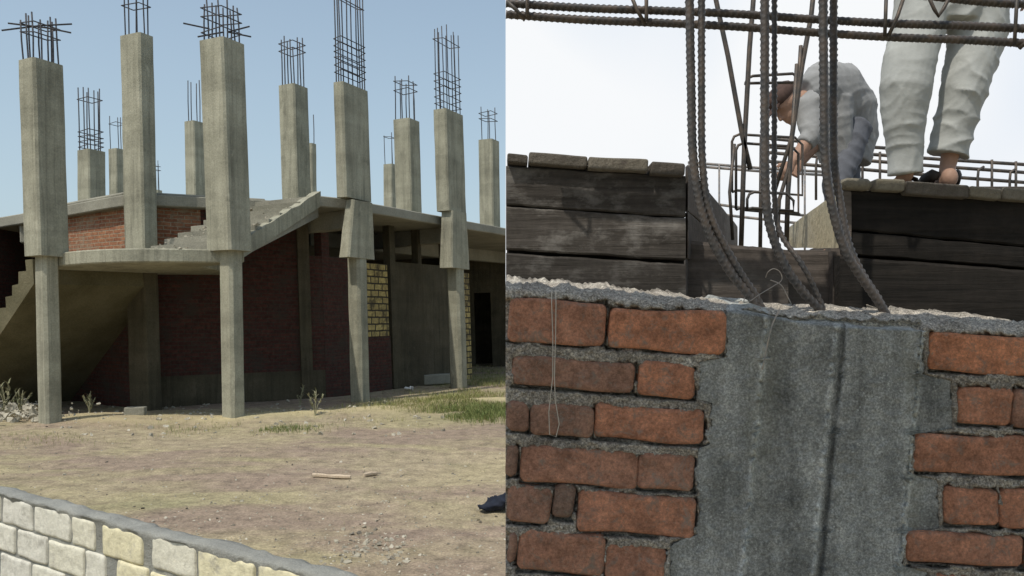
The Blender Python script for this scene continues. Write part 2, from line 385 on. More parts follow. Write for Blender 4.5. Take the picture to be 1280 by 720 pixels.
UZ0 = Vector((0, 0, 1))
def rect_ring(c, a, b, e1=E1, e2=E2, j=0.012, ch=.03):
    a /= 2; b /= 2; pts = []
    for sx, sy, order in ((1, 1, 0), (-1, 1, 1), (-1, -1, 0), (1, -1, 1)):
        q = [c+e1*sx*(a-ch)+e2*sy*b, c+e1*sx*a+e2*sy*(b-ch)]
        if order == 0: q = q[::-1]
        pts += q
    return [p+Vector((R.uniform(-j, j), R.uniform(-j, j), R.uniform(-j, j))) for p in pts]
def shaft(mb, pts, a, b, D, step=.45, ch=.03, j=.0045):
    """pts: (u, v) of the axis, from bottom to top at depth D"""
    wp = [W(u, v, D) for u, v in pts]; rs = []
    L = sum((q-p).length for p, q in zip(wp, wp[1:])); k = max(2, int(L/step))
    for i in range(k+1):
        s = L*i/k
        for p, q in zip(wp, wp[1:]):
            d = (q-p).length
            if s <= d+1e-6: c = p+(q-p)*(s/d); break
            s -= d
        rs.append(rect_ring(c, a, b, j=j, ch=ch))
    mb.rings(rs)
def bars(col, u, vb, vt, a, b, D, n, hz, r=.013, ties=(), splay=None):
    """rebar starting inside the column top (axis u at vb) up to vt, ties at pixel rows"""
    c0 = W(u, vb, D); c1 = W(u+(vt-vb)*.028, vt, D); a = a/2-.05; b = b/2-.05
    ring = []
    per = 2*(a+b)*2
    for i in range(n):
        s = (i+.3)/n*4; k = int(s); f = s-k
        x, y = [(lerp(-a, a, f), -b), (a, lerp(-b, b, f)), (lerp(a, -a, f), b), (-a, lerp(b, -b, f))][k]
        ring.append((x, y))
    for x, y in ring:
        off = E1*x+E2*y; top = c1+off+Vector((R.uniform(-.02, .02), R.uniform(-.02, .02), R.uniform(-.12, .05)))
        mid = (c0+off+top)/2+Vector((R.uniform(-.012, .012), 0, 0))
        m = MB().tube([c0+off-Vector((0, 0, .15)), c0+off, mid, top], r, 5)
        m.build('rebar', M['rebarfar'], col, smooth=True)
    for v in ties:
        f = (v-vb)/(vt-vb); c = c0.lerp(c1, f); tl = R.uniform(-.03, .03)
        cs = [c+E1*sx*(a+.015)+E2*sy*(b+.015)+Vector((0, 0, tl*sx)) for sx, sy in ((-1, -1), (1, -1), (1, 1), (-1, 1), (-1, -1))]
        MB().tube(cs, r*.8, 5).build('stirrup', M['rebarfar'], col)
def column(upper, lower, a, b, D, nb, vt, ties=(), sw=.3, r=.013, base=None):
    m = MB()
    if lower: shaft(m, lower, sw, sw, D+.03, ch=sw*.16)
    shaft(m, upper, a, b, D, ch=.035)
    c = m.build('concrete_column', M['conc'], bld, smooth=False)
    u, v = upper[-1]
    bars(c, u, v, vt, a, b, D, nb, 0, r, ties)
    return c
c1 = column([(58.5, 321), (51.5, 79)], [(63, 540), (58.5, 318)], .42, .5, 12.7, 10, 20, (33, 45), .265)
m = MB(); shaft(m, [(183, 520), (177, 330)], .52, .32, 15.0); m.build('pier', M['plastershade'], bld)  # lower part of the column above; the landing's shade is in its dark colour
c2 = column([(177, 329), (171, 46)], None, .55, .33, 15.0, 6, -30, (8, -14))
c3 = column([(287, 314), (277.5, 54)], [(292, 534), (288.5, 312)], .54, .50, 13.2, 10, 0, (14, 25, 42), .29)
def capital(col, ut, vt, ub, vb, D, a0, b0, a1, b1):
    m = MB(); rs = []
    for k in range(5):
        f = k/4; rs.append(rect_ring(W(lerp(ub, ut, f), lerp(vb, vt, f), D), lerp(a1, a0, f), lerp(b1, b0, f), j=.006))
    m.rings(rs); m.build('capital', M['conc'], col)
c4 = column([(443, 250), (438.5, 109)], [(450.5, 510), (446, 318)], .25, .85, 16.3, 10, -22, (4, 54, 62, 70, 78, 86, 95), .315)
capital(c4, 449, 252, 446.5, 323, 16.28, .22, .62, .27, .86)
c6 = column([(564.5, 266), (560.5, 141)], [(574, 494), (569, 330)], .37, .85, 19.8, 10, 36, (54, 96, 105, 114, 124, 133), .345)
capital(c6, 567.5, 265, 568.5, 336, 19.78, .33, .68, .37, .86)
# oversize crossing bars tied round two of the cages
for col, D, segs in ((c1, 12.6, [((2, 38), (50, 32)), ((50, 32), (90, 30)), ((10, 29), (60, 35)), ((55, 34), (89, 41))]),
                     (c3, 13.1, [((229, 29), (262, 36)), ((247, 46), (280, 40)), ((285, 40), (312, 33)), ((285, 40), (314, 46))])):
    for (ua, va), (ub, vb) in segs:
        MB().tube([W(ua, va, D), W(ub, vb, D+.15)], .014, 5).build('crossing_bar', M['rebarfar'], col)
def backcol(u0, u1, v, D, wpx, nb, vt, ties=()):
    wd = wpx*D/1000/1.36; zb = 4.1+.035*((u1-640)/F*D+3)
    vb = 400-(zb-EYE)/D*F
    return column([(u1, vb), (u0, v)], None, wd, wd, D, nb, vt, ties, r=.015)
backcol(508, 512, 151, 22, 33, 7, 98, (104, 114))
backcol(611, 613, 176, 26, 27, 4, 135, (142, 150))
backcol(366.5, 372, 109, 19.5, 36, 8, 49, (56, 65))
backcol(389, 391, 180, 27, 13, 1, 140)
backcol(243, 246, 153, 25, 24, 4, 102)
backcol(114, 115.5, 189, 21, 32, 7, 111, (125, 165, 172, 178, 184))
backcol(147, 149, 187, 30, 21, 3, 146, (155,))
backcol(197, 198, 238, 38, 11, 3, 202, (208, 213))
backcol(488, 489, 206, 31, 18, 3, 166, (172,))

# first-floor slab
ZS0, ZS1 = 3.98, 4.2
edge = [(-25, 26), (-16, 20.4), (-7.25, 15.15), (-6.7, 15.2), (-4.95, 16.35), (-4.75, 16.45), (-3.72, 16.05), (-3.3, 16.5), (-1.42, 20.15), (3.2, 29.1), (3.2, 48), (-25, 48)]
fine = []
for (ax, ay), (bx, by) in zip(edge, edge[1:]+edge[:1]):
    L = math.hypot(bx-ax, by-ay); k = max(1, int(L/.7)) if ay < 30 and by < 30 else 1
    for i in range(k):
        f = i/k; j = .02 if 0 < i else 0
        fine.append((ax+(bx-ax)*f+R.uniform(-j, j), ay+(by-ay)*f+R.uniform(-j, j)))
lean(MB().prism(fine, ZS0, ZS1)).build('floor_slab', M['slab'], bld, bevel=.02)
# drop beams under the slab along the colonnade and up-stand on the left edge
def beam(mb, p, q, w, z0, z1):
    p = Vector((*p, 0)); q = Vector((*q, 0)); d = (q-p).normalized(); s = Vector((-d.y, d.x, 0))*w/2
    mb.hexa([x+Vector((0, 0, z0)) for x in (p-s, q-s, q+s, p+s)], [x+Vector((0, 0, z1)) for x in (p-s, q-s, q+s, p+s)])
m = MB(); beam(m, (-5.0, 20), (3, 34), .25, 3.6, ZS0+.01); beam(m, (-3.2, 16.75), (-4.6, 17.5), .25, 3.6, ZS0+.01); beam(m, (-1.35, 20.3), (-4.0, 21.7), .25, 3.6, ZS0+.01)
beam(m, (-10.5, 17.3), (-6.5, 19), .25, 3.6, ZS0+.01)
lean(m).build('drop_beam', M['slab'], bld, bevel=.02)
m = MB(); beam(m, (-9.9, 16.95), (-7.2, 15.3), .2, ZS1-.01, ZS1+.07); beam(m, (-6.75, 15.4), (-5.0, 16.6), .24, ZS1-.01, ZS1+.05)
lean(m).build('upstand', M['slab'], bld, bevel=.03)
# curved landing in front of the entrance
arcp = []
for i in range(25):
    f = i/24; x = lerp(-7.5, -4.72, f); y = lerp(13.0, 13.15, f)-.62*math.sin(math.pi*f)
    arcp.append((x, y))
land = arcp+[(-4.35, 13.3), (-5.3, 13.85), (-5.42, 16.28), (-6.72, 15.35), (-6.95, 14.75), (-7.6, 13.15)]
lean(MB().prism(land, 2.68, 2.9)).build('curved_landing', M['conc'], bld, bevel=.02)
# flights
def flight(p_top, d, side, width, ztop, zbot, nst, name, thick=.17):
    """p_top: front edge at the top; d: horizontal direction going down; side: direction across"""
    d = Vector((*d, 0)).normalized(); s = Vector((*side, 0)).normalized()*width; p = Vector((*p_top, 0))
    run = (ztop-zbot)/1.0; m = MB(); h = (ztop-zbot)/nst
    return d, s, p, h
def stairs(p_top, d, run, side, width, ztop, zbot, nst, thick=.17):
    d = Vector((*d, 0)).normalized(); s = Vector((*side, 0)).normalized()*width; p = Vector((*p_top, 0))
    h = (ztop-zbot)/nst; g = run/nst; prof = []
    for i in range(nst):
        prof.append((g*i+R.uniform(-.02, .02), ztop-h*i+R.uniform(-.015, .01))); prof.append((g*(i+1)+R.uniform(-.02, .02), ztop-h*i+R.uniform(-.015, .01)))
    prof.append((run, zbot)); prof.append((run, zbot-thick*1.3)); prof.append((0, ztop-h-thick*1.3))
    A = [p+d*x+Vector((0, 0, z)) for x, z in prof]; B = [q+s for q in A]
    m = MB(); n = len(A)
    m.add(A+B, [tuple(range(n)), tuple(range(n, 2*n))[::-1]]+[(i, (i+1) % n, n+(i+1) % n, n+i) for i in range(n)])
    return lean(m)
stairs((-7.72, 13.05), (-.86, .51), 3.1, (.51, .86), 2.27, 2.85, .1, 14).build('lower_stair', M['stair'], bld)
stairs((-3.78, 16.15), (-.74, -2.9), 3.0, (-.89, .35), 1.78, 4.16, 2.92, 8).build('upper_stair', M['slab'], bld)
p0, p1 = Vector((-4.53, 13.22, 0)), Vector((-3.74, 16.12, 0)); dd = (p1-p0).normalized(); sdv_ = Vector((-dd.y, dd.x, 0)); m = MB(); rr = []
for k in range(19):
    f = k/18; q = p0.lerp(p1, f); z = lerp(2.66, 4.0, f); hh = .30+.03*nz((f*9, 0, 1))
    rr.append([q-sdv_*.03+UZ0*z, q+sdv_*.14+UZ0*z, q+sdv_*(.14+.02*nz((f*14, 2, 1)))+UZ0*(z+hh), q-sdv_*(.03+.01*nz((f*11, 5, 1)))+UZ0*(z+hh+.02*nz((f*20, 1, 2)))])
m.rings(rr); lean(m).build('stair_edge', M['conc'], bld)
# walls
def wall(name, mat, p, d, segs, th=.2, label=None):
    p = Vector((*p, 0)); d = Vector((*d, 0)).normalized(); back = Vector((-d.y, d.x, 0))*th; m = MB()
    for t0, t1, z0, z1 in segs:
        a = p+d*t0; b = p+d*t1
        m.hexa([q+Vector((0, 0, z0)) for q in (a, b, b+back, a+back)], [q+Vector((0, 0, z1)) for q in (a, b, b+back, a+back)])
    return lean(m).build(name, mat, bld, label=label)
dA = (2.9, 1.9); LA = 3.46
wall('brick_wall', M['brickshade'], (-6.9, 15.35), dA, [(0.1, 1.95, .62, 2.7), (1.95, 2.95, .62, 3.98), (2.95, LA, .62, 3.1)])
wall('plastered_wall', M['plastershade'], (-6.9, 15.35), dA, [(0.1, LA, -.1, .62)])
wall('brick_wall', M['bricklit'], (-6.9, 15.35), dA, [(0.1, 1.0, 2.7, 4.0)], label='brick infill above the landing, coloured as sunlit')
wall('brick_wall', M['brickshade'], (-6.9, 15.35), dA, [(1.0, 1.95, 2.7, 4.0)])
wall('brick_wall', M['brickshade'], (-7.0, 15.2), (-.85, .52), [(0.1, 3.2, -.1, 2.7)], th=-.2)
wall('brick_wall', M['bricklit'], (-7.0, 15.2), (-.85, .52), [(0.1, 3.2, 2.7, 4.0)], th=-.2, label='brick infill above the landing, coloured as sunlit')
wall('pier', M['plastershade'], (-6.9+.838*2.95, 15.35+.548*2.95-.06), dA, [(0, .25, -.1, 3.98)])
dB = (.46, .89); pB = (-4.0, 17.25)
wall('brick_wall', M['brickshade'], pB, dB, [(0, 1.42, -.1, 3.1), (0, .25, 3.1, 3.98), (1.3, 1.55, 3.1, 3.98)])
wall('brick_wall', M['brickshade'], pB, dB, [(1.42, 2.4, -.1, 1.3)])
wall('limestone_infill', M['limefar'], pB, dB, [(1.42, 2.35, 1.3, 3.02)])
wall('plastered_wall', M['plastershade'], pB, dB, [(2.48, 5.5, -.1, 3.1), (2.48, 2.7, 3.1, 3.98), (3.7, 3.85, 3.1, 3.98), (5.0, 5.5, 3.1, 3.98)])
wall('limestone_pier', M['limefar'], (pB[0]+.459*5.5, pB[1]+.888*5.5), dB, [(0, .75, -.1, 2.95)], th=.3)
wall('plastered_wall', M['plastershade'], (-2.2, 29), (1, 0.05), [(0, .9, -.1, 3.98), (1.5, 6, -.1, 3.98), (.9, 1.5, 2.6, 3.98)])
wall('plastered_wall', M['plastershade'], (-4, 31), (1, 0), [(0, 9, -.1, 3.98)])
wall('brick_wall', M['brickshade'], (-11.2, 14.6), (0, 1), [(0, 9.3, -.1, 3.98)], th=.2)  # wall added past the left edge of view to keep light off the stair
wall('plastered_wall', M['plastershade'], (-20, 24), (1, 0), [(0, 11, -.1, 3.98)])
wall('plastered_wall', M['plastershade'], (-9.7, 16.9), (0, 1), [(0, 7, -.1, 3.98)], th=-.2)
wall('plastered_wall', M['plastershade'], (-8, 30), (1, 0), [(0, 6.5, -.1, 3.98)])
wall('plastered_wall', M['plastershade'], (-4.2, 17.8), (-.3, 1), [(0.2, 9, -.1, 3.0)], th=.2)

# ------------------------------------------------------------------ ground litter on the left
def stone(mb, c, r, tint, flat=.7):
    rot = Matrix.Rotation(R.uniform(0, 6.3), 3, Vector((R.uniform(-1, 1), R.uniform(-1, 1), R.uniform(-1, 1))).normalized())
    sc = (r*R.uniform(.7, 1.3), r*R.uniform(.6, 1.1), r*R.uniform(.5, 1)*flat)
    n = len(mb.v); mb.ball(c, *sc, n=6, tint=tint, rot=rot)
    for i in range(n, len(mb.v)): mb.v[i] += Vector((R.uniform(-1, 1), R.uniform(-1, 1), R.uniform(-1, 1)))*r*.22
def G(u, v):
    D = EYE*F/(v-400); p = W(u, v, D); p.z = gz(p.x, p.y); return p
m = MB()
for _ in range(620):
    u = R.uniform(150, 634); v = 725-abs(R.gauss(0, 1))*55
    if v < 560: continue
    stone(m, G(u, v), R.choice((.006, .007, .008, .01, .012, .016)), R.choice((.2, .4, .5, .7, .9, 1.)))
for _ in range(170):
    stone(m, G(R.gauss(470, 26), R.gauss(682, 10)), R.choice((.008, .012, .018, .028)), R.choice((.1, .3, .5, .6, .9)))
for _ in range(380):
    u = R.uniform(-20, 634); v = R.uniform(528, 660)
    stone(m, G(u, v), R.choice((.009, .012, .015, .02)), R.choice((0, .15, .3, .5, .8)), .6)
for _ in range(220):
    stone(m, G(R.uniform(70, 560), R.uniform(500, 545)+0), R.choice((.02, .03, .05)), R.choice((.3, .5, .7, .9)), .6)
tag(m.build('gravel', M['rubble']), 'scattered pale gravel and stone chips on the dry earth yard', 'gravel', kind='stuff')
m = MB()
for _ in range(420):
    u = R.uniform(-60, 60)+(abs(R.gauss(0, 40)) if R.random() < .3 else 0); v = R.gauss(522, 5); p = G(u, v); p.z += abs(R.gauss(0, .10))
    stone(m, p, R.choice((.025, .035, .05, .08) if u < 55 else (.015, .025, .035)), R.uniform(.35, .9))
tag(m.build('rubble', M['rubble']), 'heap of broken pale limestone rubble beside the foremost stair column', 'rubble', kind='stuff')

def blade(mb, p, h, lean_, w, tint):
    a = R.uniform(0, 6.283); d = Vector((math.cos(a), math.sin(a), 0)); s = Vector((-d.y, d.x, 0))*w
    mid = p+d*lean_*.35*h+Vector((0, 0, h*.6)); tip = p+d*lean_*h+Vector((0, 0, h))
    mb.add([p-s, p+s, mid+s*.6, mid-s*.6, tip], [(0, 1, 2, 3), (3, 2, 4)], tint)
m = MB()
def gpatch(u, v, ru, rv, n, h, t0, t1):
    for _ in range(n):
        uu = R.gauss(u, ru); vv = R.gauss(v, rv)
        if vv < 448 or uu > 645: continue
        p = G(uu, vv)
        if nz(p, .9, 4) < -.12: continue
        blade(m, p, h*R.uniform(.5, 1.3), R.uniform(.2, 1), h*.05, R.uniform(t0, t1))
m2 = MB()
for _ in range(170):
    f = R.random()**.8; g_ = R.uniform(.1, 1.7); q = Vector((-4.53, 13.22, 0)).lerp(Vector((-3.74, 16.12, 0)), f)+Vector((-.93, .36, 0))*g_
    stone(m2, T((q.x, q.y, lerp(3.0, 4.16, f)+R.uniform(-.03, .06))), R.choice((.02, .03, .04, .06)), R.uniform(.2, .7))
for _ in range(60):
    stone(m2, T((R.uniform(-7, -5), R.uniform(12.75, 13.6), 2.91)), R.choice((.015, .025, .04)), R.uniform(.3, .9))
m2.build('stair_debris', M['rubble'], bld, kind='stuff')
gpatch(570, 505, 40, 9, 7500, .085, .3, 1.)
gpatch(600, 516, 30, 5, 5500, .09, 0, .5)
gpatch(610, 478, 25, 10, 4500, .10, .3, 1.)
gpatch(490, 508, 40, 5, 1500, .07, .5, 1.)
gpatch(345, 536, 28, 3, 1000, .07, 0, .7)
gpatch(420, 525, 120, 6, 900, .05, .5, 1.)
gpatch(60, 548, 60, 5, 500, .05, .2, .8)
gpatch(250, 538, 80, 3, 700, .06, .3, .9)
gpatch(560, 600, 70, 40, 700, .03, .1, .7)
tag(m.build('grass', M['grass']), 'patchy dry and green grass along the building front', 'grass', kind='stuff')
def weed(u, v, h, n, label):
    p = G(u, v); m = MB()
    for _ in range(n):
        a = R.uniform(0, 6.3); l = R.uniform(.5, 1)*h; d = Vector((math.cos(a), math.sin(a), 0))*l*R.uniform(.1, .5)
        tip = p+d+Vector((0, 0, l)); m.tube([p, p+d*.35+Vector((0, 0, l*.55)), tip], .006, 4, .7)
        for k in range(7):
            f = R.uniform(.35, 1); q = p.lerp(tip, f); blade(m, q, l*.16, R.uniform(.6, 1.6), .014, R.uniform(0, 1))
    o = m.build('weed', M['weed']); place(o, p)
    return tag(o, label, 'weed', 'dry weeds growing along the foot of the building')
weed(375, 508, .42, 4, 'short dry weed just behind the tallest one by the brick wall')
weed(394, 522, .62, 5, 'taller spindly weed standing alone before the shaded brick wall')
weed(8, 520, .65, 8, 'bushy dry weed under the lower stair, farthest from the columns')
weed(25, 522, .5, 7, 'pale dry weed under the stair nearest the foremost column')
weed(112, 520, .4, 9, 'low dry shrub on rubble between the foremost column and grey pier')

def stickobj(ua, va, ub, vb, r, name, label):
    a, b = G(ua, va), G(ub, vb); a.z += r*.9; b.z += r*.9; m = MB()
    k = 7; m.tube([a.lerp(b, i/k)+Vector((0, R.uniform(-.01, .01), R.uniform(0, .01))) for i in range(k+1)], [r*R.uniform(.8, 1.1) for _ in range(k+1)], 6)
    o = m.build(name, M['stick']); place(o, (a+b)/2); return o
tag(stickobj(391, 598, 438, 600, .022, 'timber_offcut', ''), 'longer pale timber offcut lying on the bare earth', 'timber offcut', 'timber offcuts lying in the yard')
tag(stickobj(455, 597, 471, 593, .022, 'timber_offcut', ''), 'short pale timber offcut lying past the end of the longer one', 'timber offcut', 'timber offcuts lying in the yard')
p = G(166, 524); m = MB(); m.box(p+Vector((0, .1, .06)), (.16, .03, 0), (-.02, .1, 0), (0, 0, .07)); o = m.build('concrete_block', M['slab'], bevel=.012); place(o, p)
tag(o, 'pale grey concrete block lying before the grey pier under the landing', 'block')
a, b = W(530, 484, 20.6), W(570, 482, 21.2); a.z = b.z = .0
m = MB(); d = (b-a); dn = Vector((-d.y, d.x, 0)).normalized()*.25; m.hexa([a, b, b+dn, a+dn], [q+Vector((0, 0, .26)) for q in (a, b, b+dn, a+dn)])
o = m.build('concrete_step', M['slab'], bevel=.02); place(o, a); tag(o, 'low concrete step at the shaded wall behind the farthest front column', 'step')
p = G(511, 488); m = MB(); g = []
for j in range(5):
    for i in range(6): g.append(p+Vector(((i-2.5)*.04, (j-2)*.05, .06+.09*nz((i*.7, j*.9, 2)))))
m.add(g, [(j*6+i, j*6+i+1, j*6+i+7, j*6+i+6) for j in range(4) for i in range(5)])
o = m.build('paper_scrap', M['paper']); sm = o.modifiers.new('thickness', 'SOLIDIFY'); sm.thickness = .004; place(o, p); tag(o, 'crumpled white scrap on the ground between the two right columns', 'paper scrap')
# dark cloth bundle
m = MB(); q = [W(598, 641, 6.95), W(606, 637, 6.98), W(618, 633, 7.02), W(632, 629, 7.08), W(650, 627, 7.15), W(668, 630, 7.2)]
m.tube(q, [.02, .035, .05, .06, .06, .03], 12, r2=[.04, .08, .12, .15, .13, .05]); rm = remesh(m, .012, 3)
for i, p in enumerate(rm.v): rm.v[i] = p+rm.n[i]*(.020*(1-2*abs(math.sin(24*(p.x*.6+.9*p.z+.5*p.y)+4*nz(p, 7)))**.6)+.016*nz(p, 12))
lo = min(p.z for p in rm.v)
for p in rm.v: p.z -= lo-.01
o = rm.build('cloth_bundle', M['tarp'], smooth=True); place(o, (W(620, 640, 7).x, 7.0, 0.01)); tag(o, 'crumpled navy blue cloth bundle lying on the earth', 'cloth')

# ------------------------------------------------------------------ limestone block wall in the foreground
lw = thing('limestone_wall', 'low unfinished wall of cream limestone blocks in grey mortar', 'wall', (-1.6, 3.4, 0))
LP = Vector((-2.56, 4.0, 0)); LD = Vector((.827, -.563, 0)).normalized(); LN = Vector((-.563, -.827, 0)).normalized(); ZT = .822
def sof(u): q = (u-640)/F; return (4*q+2.56)/(.827+.563*q)
def rblock(mb, o, ex, ez, en, lx, lz, depth, tint, rnd=.012, nx=8, nzv=5, wob=.006, seed=0):
    """rounded rough block: front face grid with falling edges; o = lower left front corner"""
    pts = []; 
    for j in range(nzv+1):
        for i in range(nx+1):
            s, t_ = i/nx, j/nzv
            x, z = s*lx, t_*lz
            e = min(s, 1-s)*lx; f = min(t_, 1-t_)*lz; dd = 0
            for k in (e, f): dd += rnd*max(0, 1-k/(rnd*1.6))**2
            p = o+ex*x+ez*z
            wv = Vector((nz(p, 9, seed), nz(p, 9, seed+5), nz(p, 9, seed+9)))*wob
            crn = max(0, 1-e/(rnd*2))*max(0, 1-f/(rnd*2))
            pin = (ex*(lx/2-x)+ez*(lz/2-z)).normalized()*rnd*1.0*crn
            pts.append(p-en*dd+wv*1.6+pin+en*nz(p, 26, seed)*wob*.7)
    base = len(mb.v); fs = []
    W_ = nx+1
    for j in range(nzv):
        for i in range(nx): fs.append((j*W_+i, j*W_+i+1, (j+1)*W_+i+1, (j+1)*W_+i))
    per = [i for i in range(W_)]+[j*W_+nx for j in range(1, nzv+1)]+[nzv*W_+i for i in range(nx-1, -1, -1)]+[j*W_ for j in range(nzv-1, 0, -1)]
    n0 = len(pts)
    for k in per: pts.append(pts[k]-en*depth)
    for k in range(len(per)):
        k2 = (k+1) % len(per); fs.append((per[k2], per[k], n0+k, n0+k2))
    mb.add(pts, fs, tint)
m = MB(); UZ = Vector((0, 0, 1))
rows = [[(-70, -28), (-24, 1), (5, 41), (45, 88), (92, 119), (130, 179), (193, 245), (250, 318), (326, 400), (408, 470), (478, 540)],
        [(-60, -20), (-16, 19), (23, 59), (63, 105), (109, 132), (148, 185), (190, 232), (240, 290), (298, 350), (356, 420), (430, 500)],
        [(-40, -5), (2, 38), (42, 80), (86, 118), (122, 160), (166, 205), (212, 250), (258, 300), (310, 360), (370, 430)]]
ztop = ZT-.022
for k in range(6):
    rw = rows[k % 3]; z1 = ztop-k*.142; z0 = z1-.126
    for ua, ub in rw:
        s0, s1 = sof(ua), sof(ub)
        if k == 0 and (ua, ub) == (92, 119): tn = .45
        else: tn = min(1, max(0, (.25 if k >= 2 and ub < 240 else .38+.5*min(1, max(0, (ua-20)/260)))+R.uniform(-.3, .28)))
        hh = R.uniform(-.008, .006)
        rblock(m, LP+LD*(s0-.003)+UZ*(z0+hh)+LN*.008, LD, UZ, LN, s1-s0+.006, z1-z0+.002, .06, tn, .0034, 26, 13, .0036, R.uniform(0, 90))
m.build('limestone_blocks', M['lime'], lw, smooth=True)
m = MB(); S0, S1 = -.6, 3.0; ns = 220; rsn = []
for i in range(ns+1):
    s = lerp(S0, S1, i/ns); b = LP+LD*s; ring = []
    zt = ZT+.012*nz(b, 3)+.006*nz(b, 14); hang = .017+.012*nz(b, 5, 3)+.016*nz(b, 23, 2)
    def q(off, z): return b+LN*off+UZ*z
    ring += [q(.002, 0), q(0, .3), q(-.003+.004*nz(b, 20), .55), q(-.002+.004*nz(b, 13), ZT-hang-.03), q(.009+.005*nz(b, 12, 1), ZT-hang), q(.013+.008*nz(b, 8, 1), zt-.008), q(.0, zt+.004*nz(b, 22)), q(-.03, zt+.01*nz(b, 9, 7)), q(-.055, zt+.006*nz(b, 13, 8)), q(-.085+.012*nz(b, 6), zt-.008+.008*nz(b, 10, 5)), q(-.10+.014*nz(b, 9, 2), zt-.05), q(-.095, 0)]
    rsn.append(ring)
m.rings(rsn); m.build('mortar', M['limemortar'], lw, smooth=True)

# ------------------------------------------------------------------ the close brick wall on the right
TL = .065
D0 = 1.5
def vtop(u): return interp(u, [(620, 357), (700, 362), (790, 371), (850, 379), (905, 386), (960, 393), (1040, 398), (1120, 402), (1200, 405), (1330, 413)])
bw = thing('brick_wall', 'rough red brick wall with thick crumbly grey mortar joints', 'wall', (.4, 1.6, 0))
BR = [(600, 369, 755.5, 424, .6), (758.5, 382, 905, 434, .85),
      (640, 445, 794, 482, .35), (797, 453, 868, 494, .7),
      (600, 500, 660, 536, .25), (662.5, 504, 739, 543, .2), (742, 505, 880, 548, .75),
      (600, 554, 646, 592, .2), (650, 556, 794, 602, .4), (797, 565, 867, 611, .35),
      (600, 604, 687, 650, .4), (690, 606, 717, 648, .05), (719, 613, 868, 664, .7),
      (600, 661, 643, 702, .2), (646, 662, 755, 712, .4), (758, 680, 831, 727, .5),
      (600, 719, 701, 762, .35), (704, 724, 850, 772, .4),
      (1160, 416, 1330, 463, 1.), (1196, 483, 1266, 530, .65), (1268.5, 485, 1340, 534, .45),
      (1143, 541, 1330, 590, .6), (1178, 607, 1250, 656, .65), (1252.5, 609, 1340, 661, .75),
      (1132, 664, 1281, 705, .6), (1284, 670, 1400, 717, .7), (1166, 718, 1300, 770, .55)]

BT = [(u0, v0, u1, v1, tn, TL if u0 < 900 else .042, R.uniform(-1, 6) if u0 < 900 and v0 > 440 else R.uniform(-2, 1.0), R.uniform(0, 50)) for u0, v0, u1, v1, tn in BR]
UL = [(380, 903), (447, 903), (452, 872), (499, 868), (505, 884), (553, 882), (561, 868), (612, 866), (617, 872), (668, 866), (679, 834), (760, 830)]
UR = [(380, 1157), (468, 1160), (476, 1194), (535, 1196), (543, 1147), (592, 1142), (600, 1176), (660, 1180), (667, 1136), (706, 1133), (716, 1164), (760, 1166)]
def mortar_at(u, v, p):
    """depth offset (m, + = away from the camera) and tint of the joint at pixel u, v"""
    wob = 3.0*noise.noise(Vector((u*.05, v*.05, 3)))+2.2*noise.noise(Vector((u*.16, v*.16, 7)))
    d = -.0045+.005*noise.noise(Vector((u*.045, v*.06, 1)))+.0045*noise.noise(Vector((u*.13, v*.15, 4)))+.003*noise.noise(Vector((u*.31, v*.31, 9)))
    t_ = .5+.12*noise.noise(Vector((u*.02, v*.03, 5)))
    e = min(u-interp(v, UL), interp(v, UR)-u)-4
    if e > 0: d += .022*min(1, e/6)
    for u0, v0, u1, v1, tn, tl, sm, sd in BT:
        if u < u0-12 or u > u1+12 or v < v0-14 or v > v1+40: continue
        vv = v-(u-u0)*tl
        top = vv-v0-sm-wob*1.9; bot = v1-vv+.5*wob; lf = u-u0-.5-wob*.8; rt = u1-u-.5-wob*.8
        ins = min(top, bot+wob*.2, lf, rt)
        if ins > 0: d += .026*min(1, ins/3.0)
        elif ins > -7:
            # open crevice under and beside some bricks
            g = noise.noise(Vector((u*.022, v1*.3+sd, 2)))+.2
            if bot < 2 and bot > -4.5 and lf > -2 and rt > -2 and g > 0: d += .036*min(1, g*5)*(1-abs(bot+1.0)/3.0 if abs(bot+1.0) < 3.0 else 0)
            g = noise.noise(Vector((v*.04, u1*.3+sd, 6)))+.2
            if rt < 2 and rt > -5 and top > -1 and bot > -2 and g > 0: d += .036*min(1, g*5)*(1-abs(rt+1.6)/3.2 if abs(rt+1.6) < 3.2 else 0)
    return d, t_
m = MB(); m.vt = []; us = [632+1.9*i for i in range(360)]; rsn = []
for u in us:
    vt = vtop(u); vt += 2.5*noise.noise(Vector((u*.05, 0, 2)))+1.8*noise.noise(Vector((u*.21, 0, 5))); fr = []; tt = []
    nv = 200
    for j in range(nv):
        v = vt+2+(742-vt-2)*j/(nv-1); d, t_ = mortar_at(u, v, None)
        if j < 7: d += .012*((7-j)/7)**2; t_ += .25*(7-j)/7
        fr.append(W(u, v, D0+d)); tt.append(t_)
    ztop_ = fr[0].z; xx = fr[0].x
    top = [Vector((xx, D0+y, ztop_+z0+.009*noise.noise(Vector((u*.05, y*25, 1)))+.007*noise.noise(Vector((u*.16, y*80, 4))))) for y, z0 in ((.018, .004), (.03, .006), (.045, .009), (.065, .012), (.09, .016), (.13, .021), (.18, .027), (.25, .034))]
    pb = W(u, 742, D0); rsn.append([Vector((pb.x, D0+.25, -.05))]+top[::-1]+fr+[Vector((pb.x, D0, -.05))])
    m.vt += [.5]+[.7+.25*noise.noise(Vector((u*.1, k, 3))) for k in range(8)]+tt+[.5]
m.rings(rsn, .5, cap=True); m.build('mortar', M['mortar'], bw, smooth=True)
m = MB()
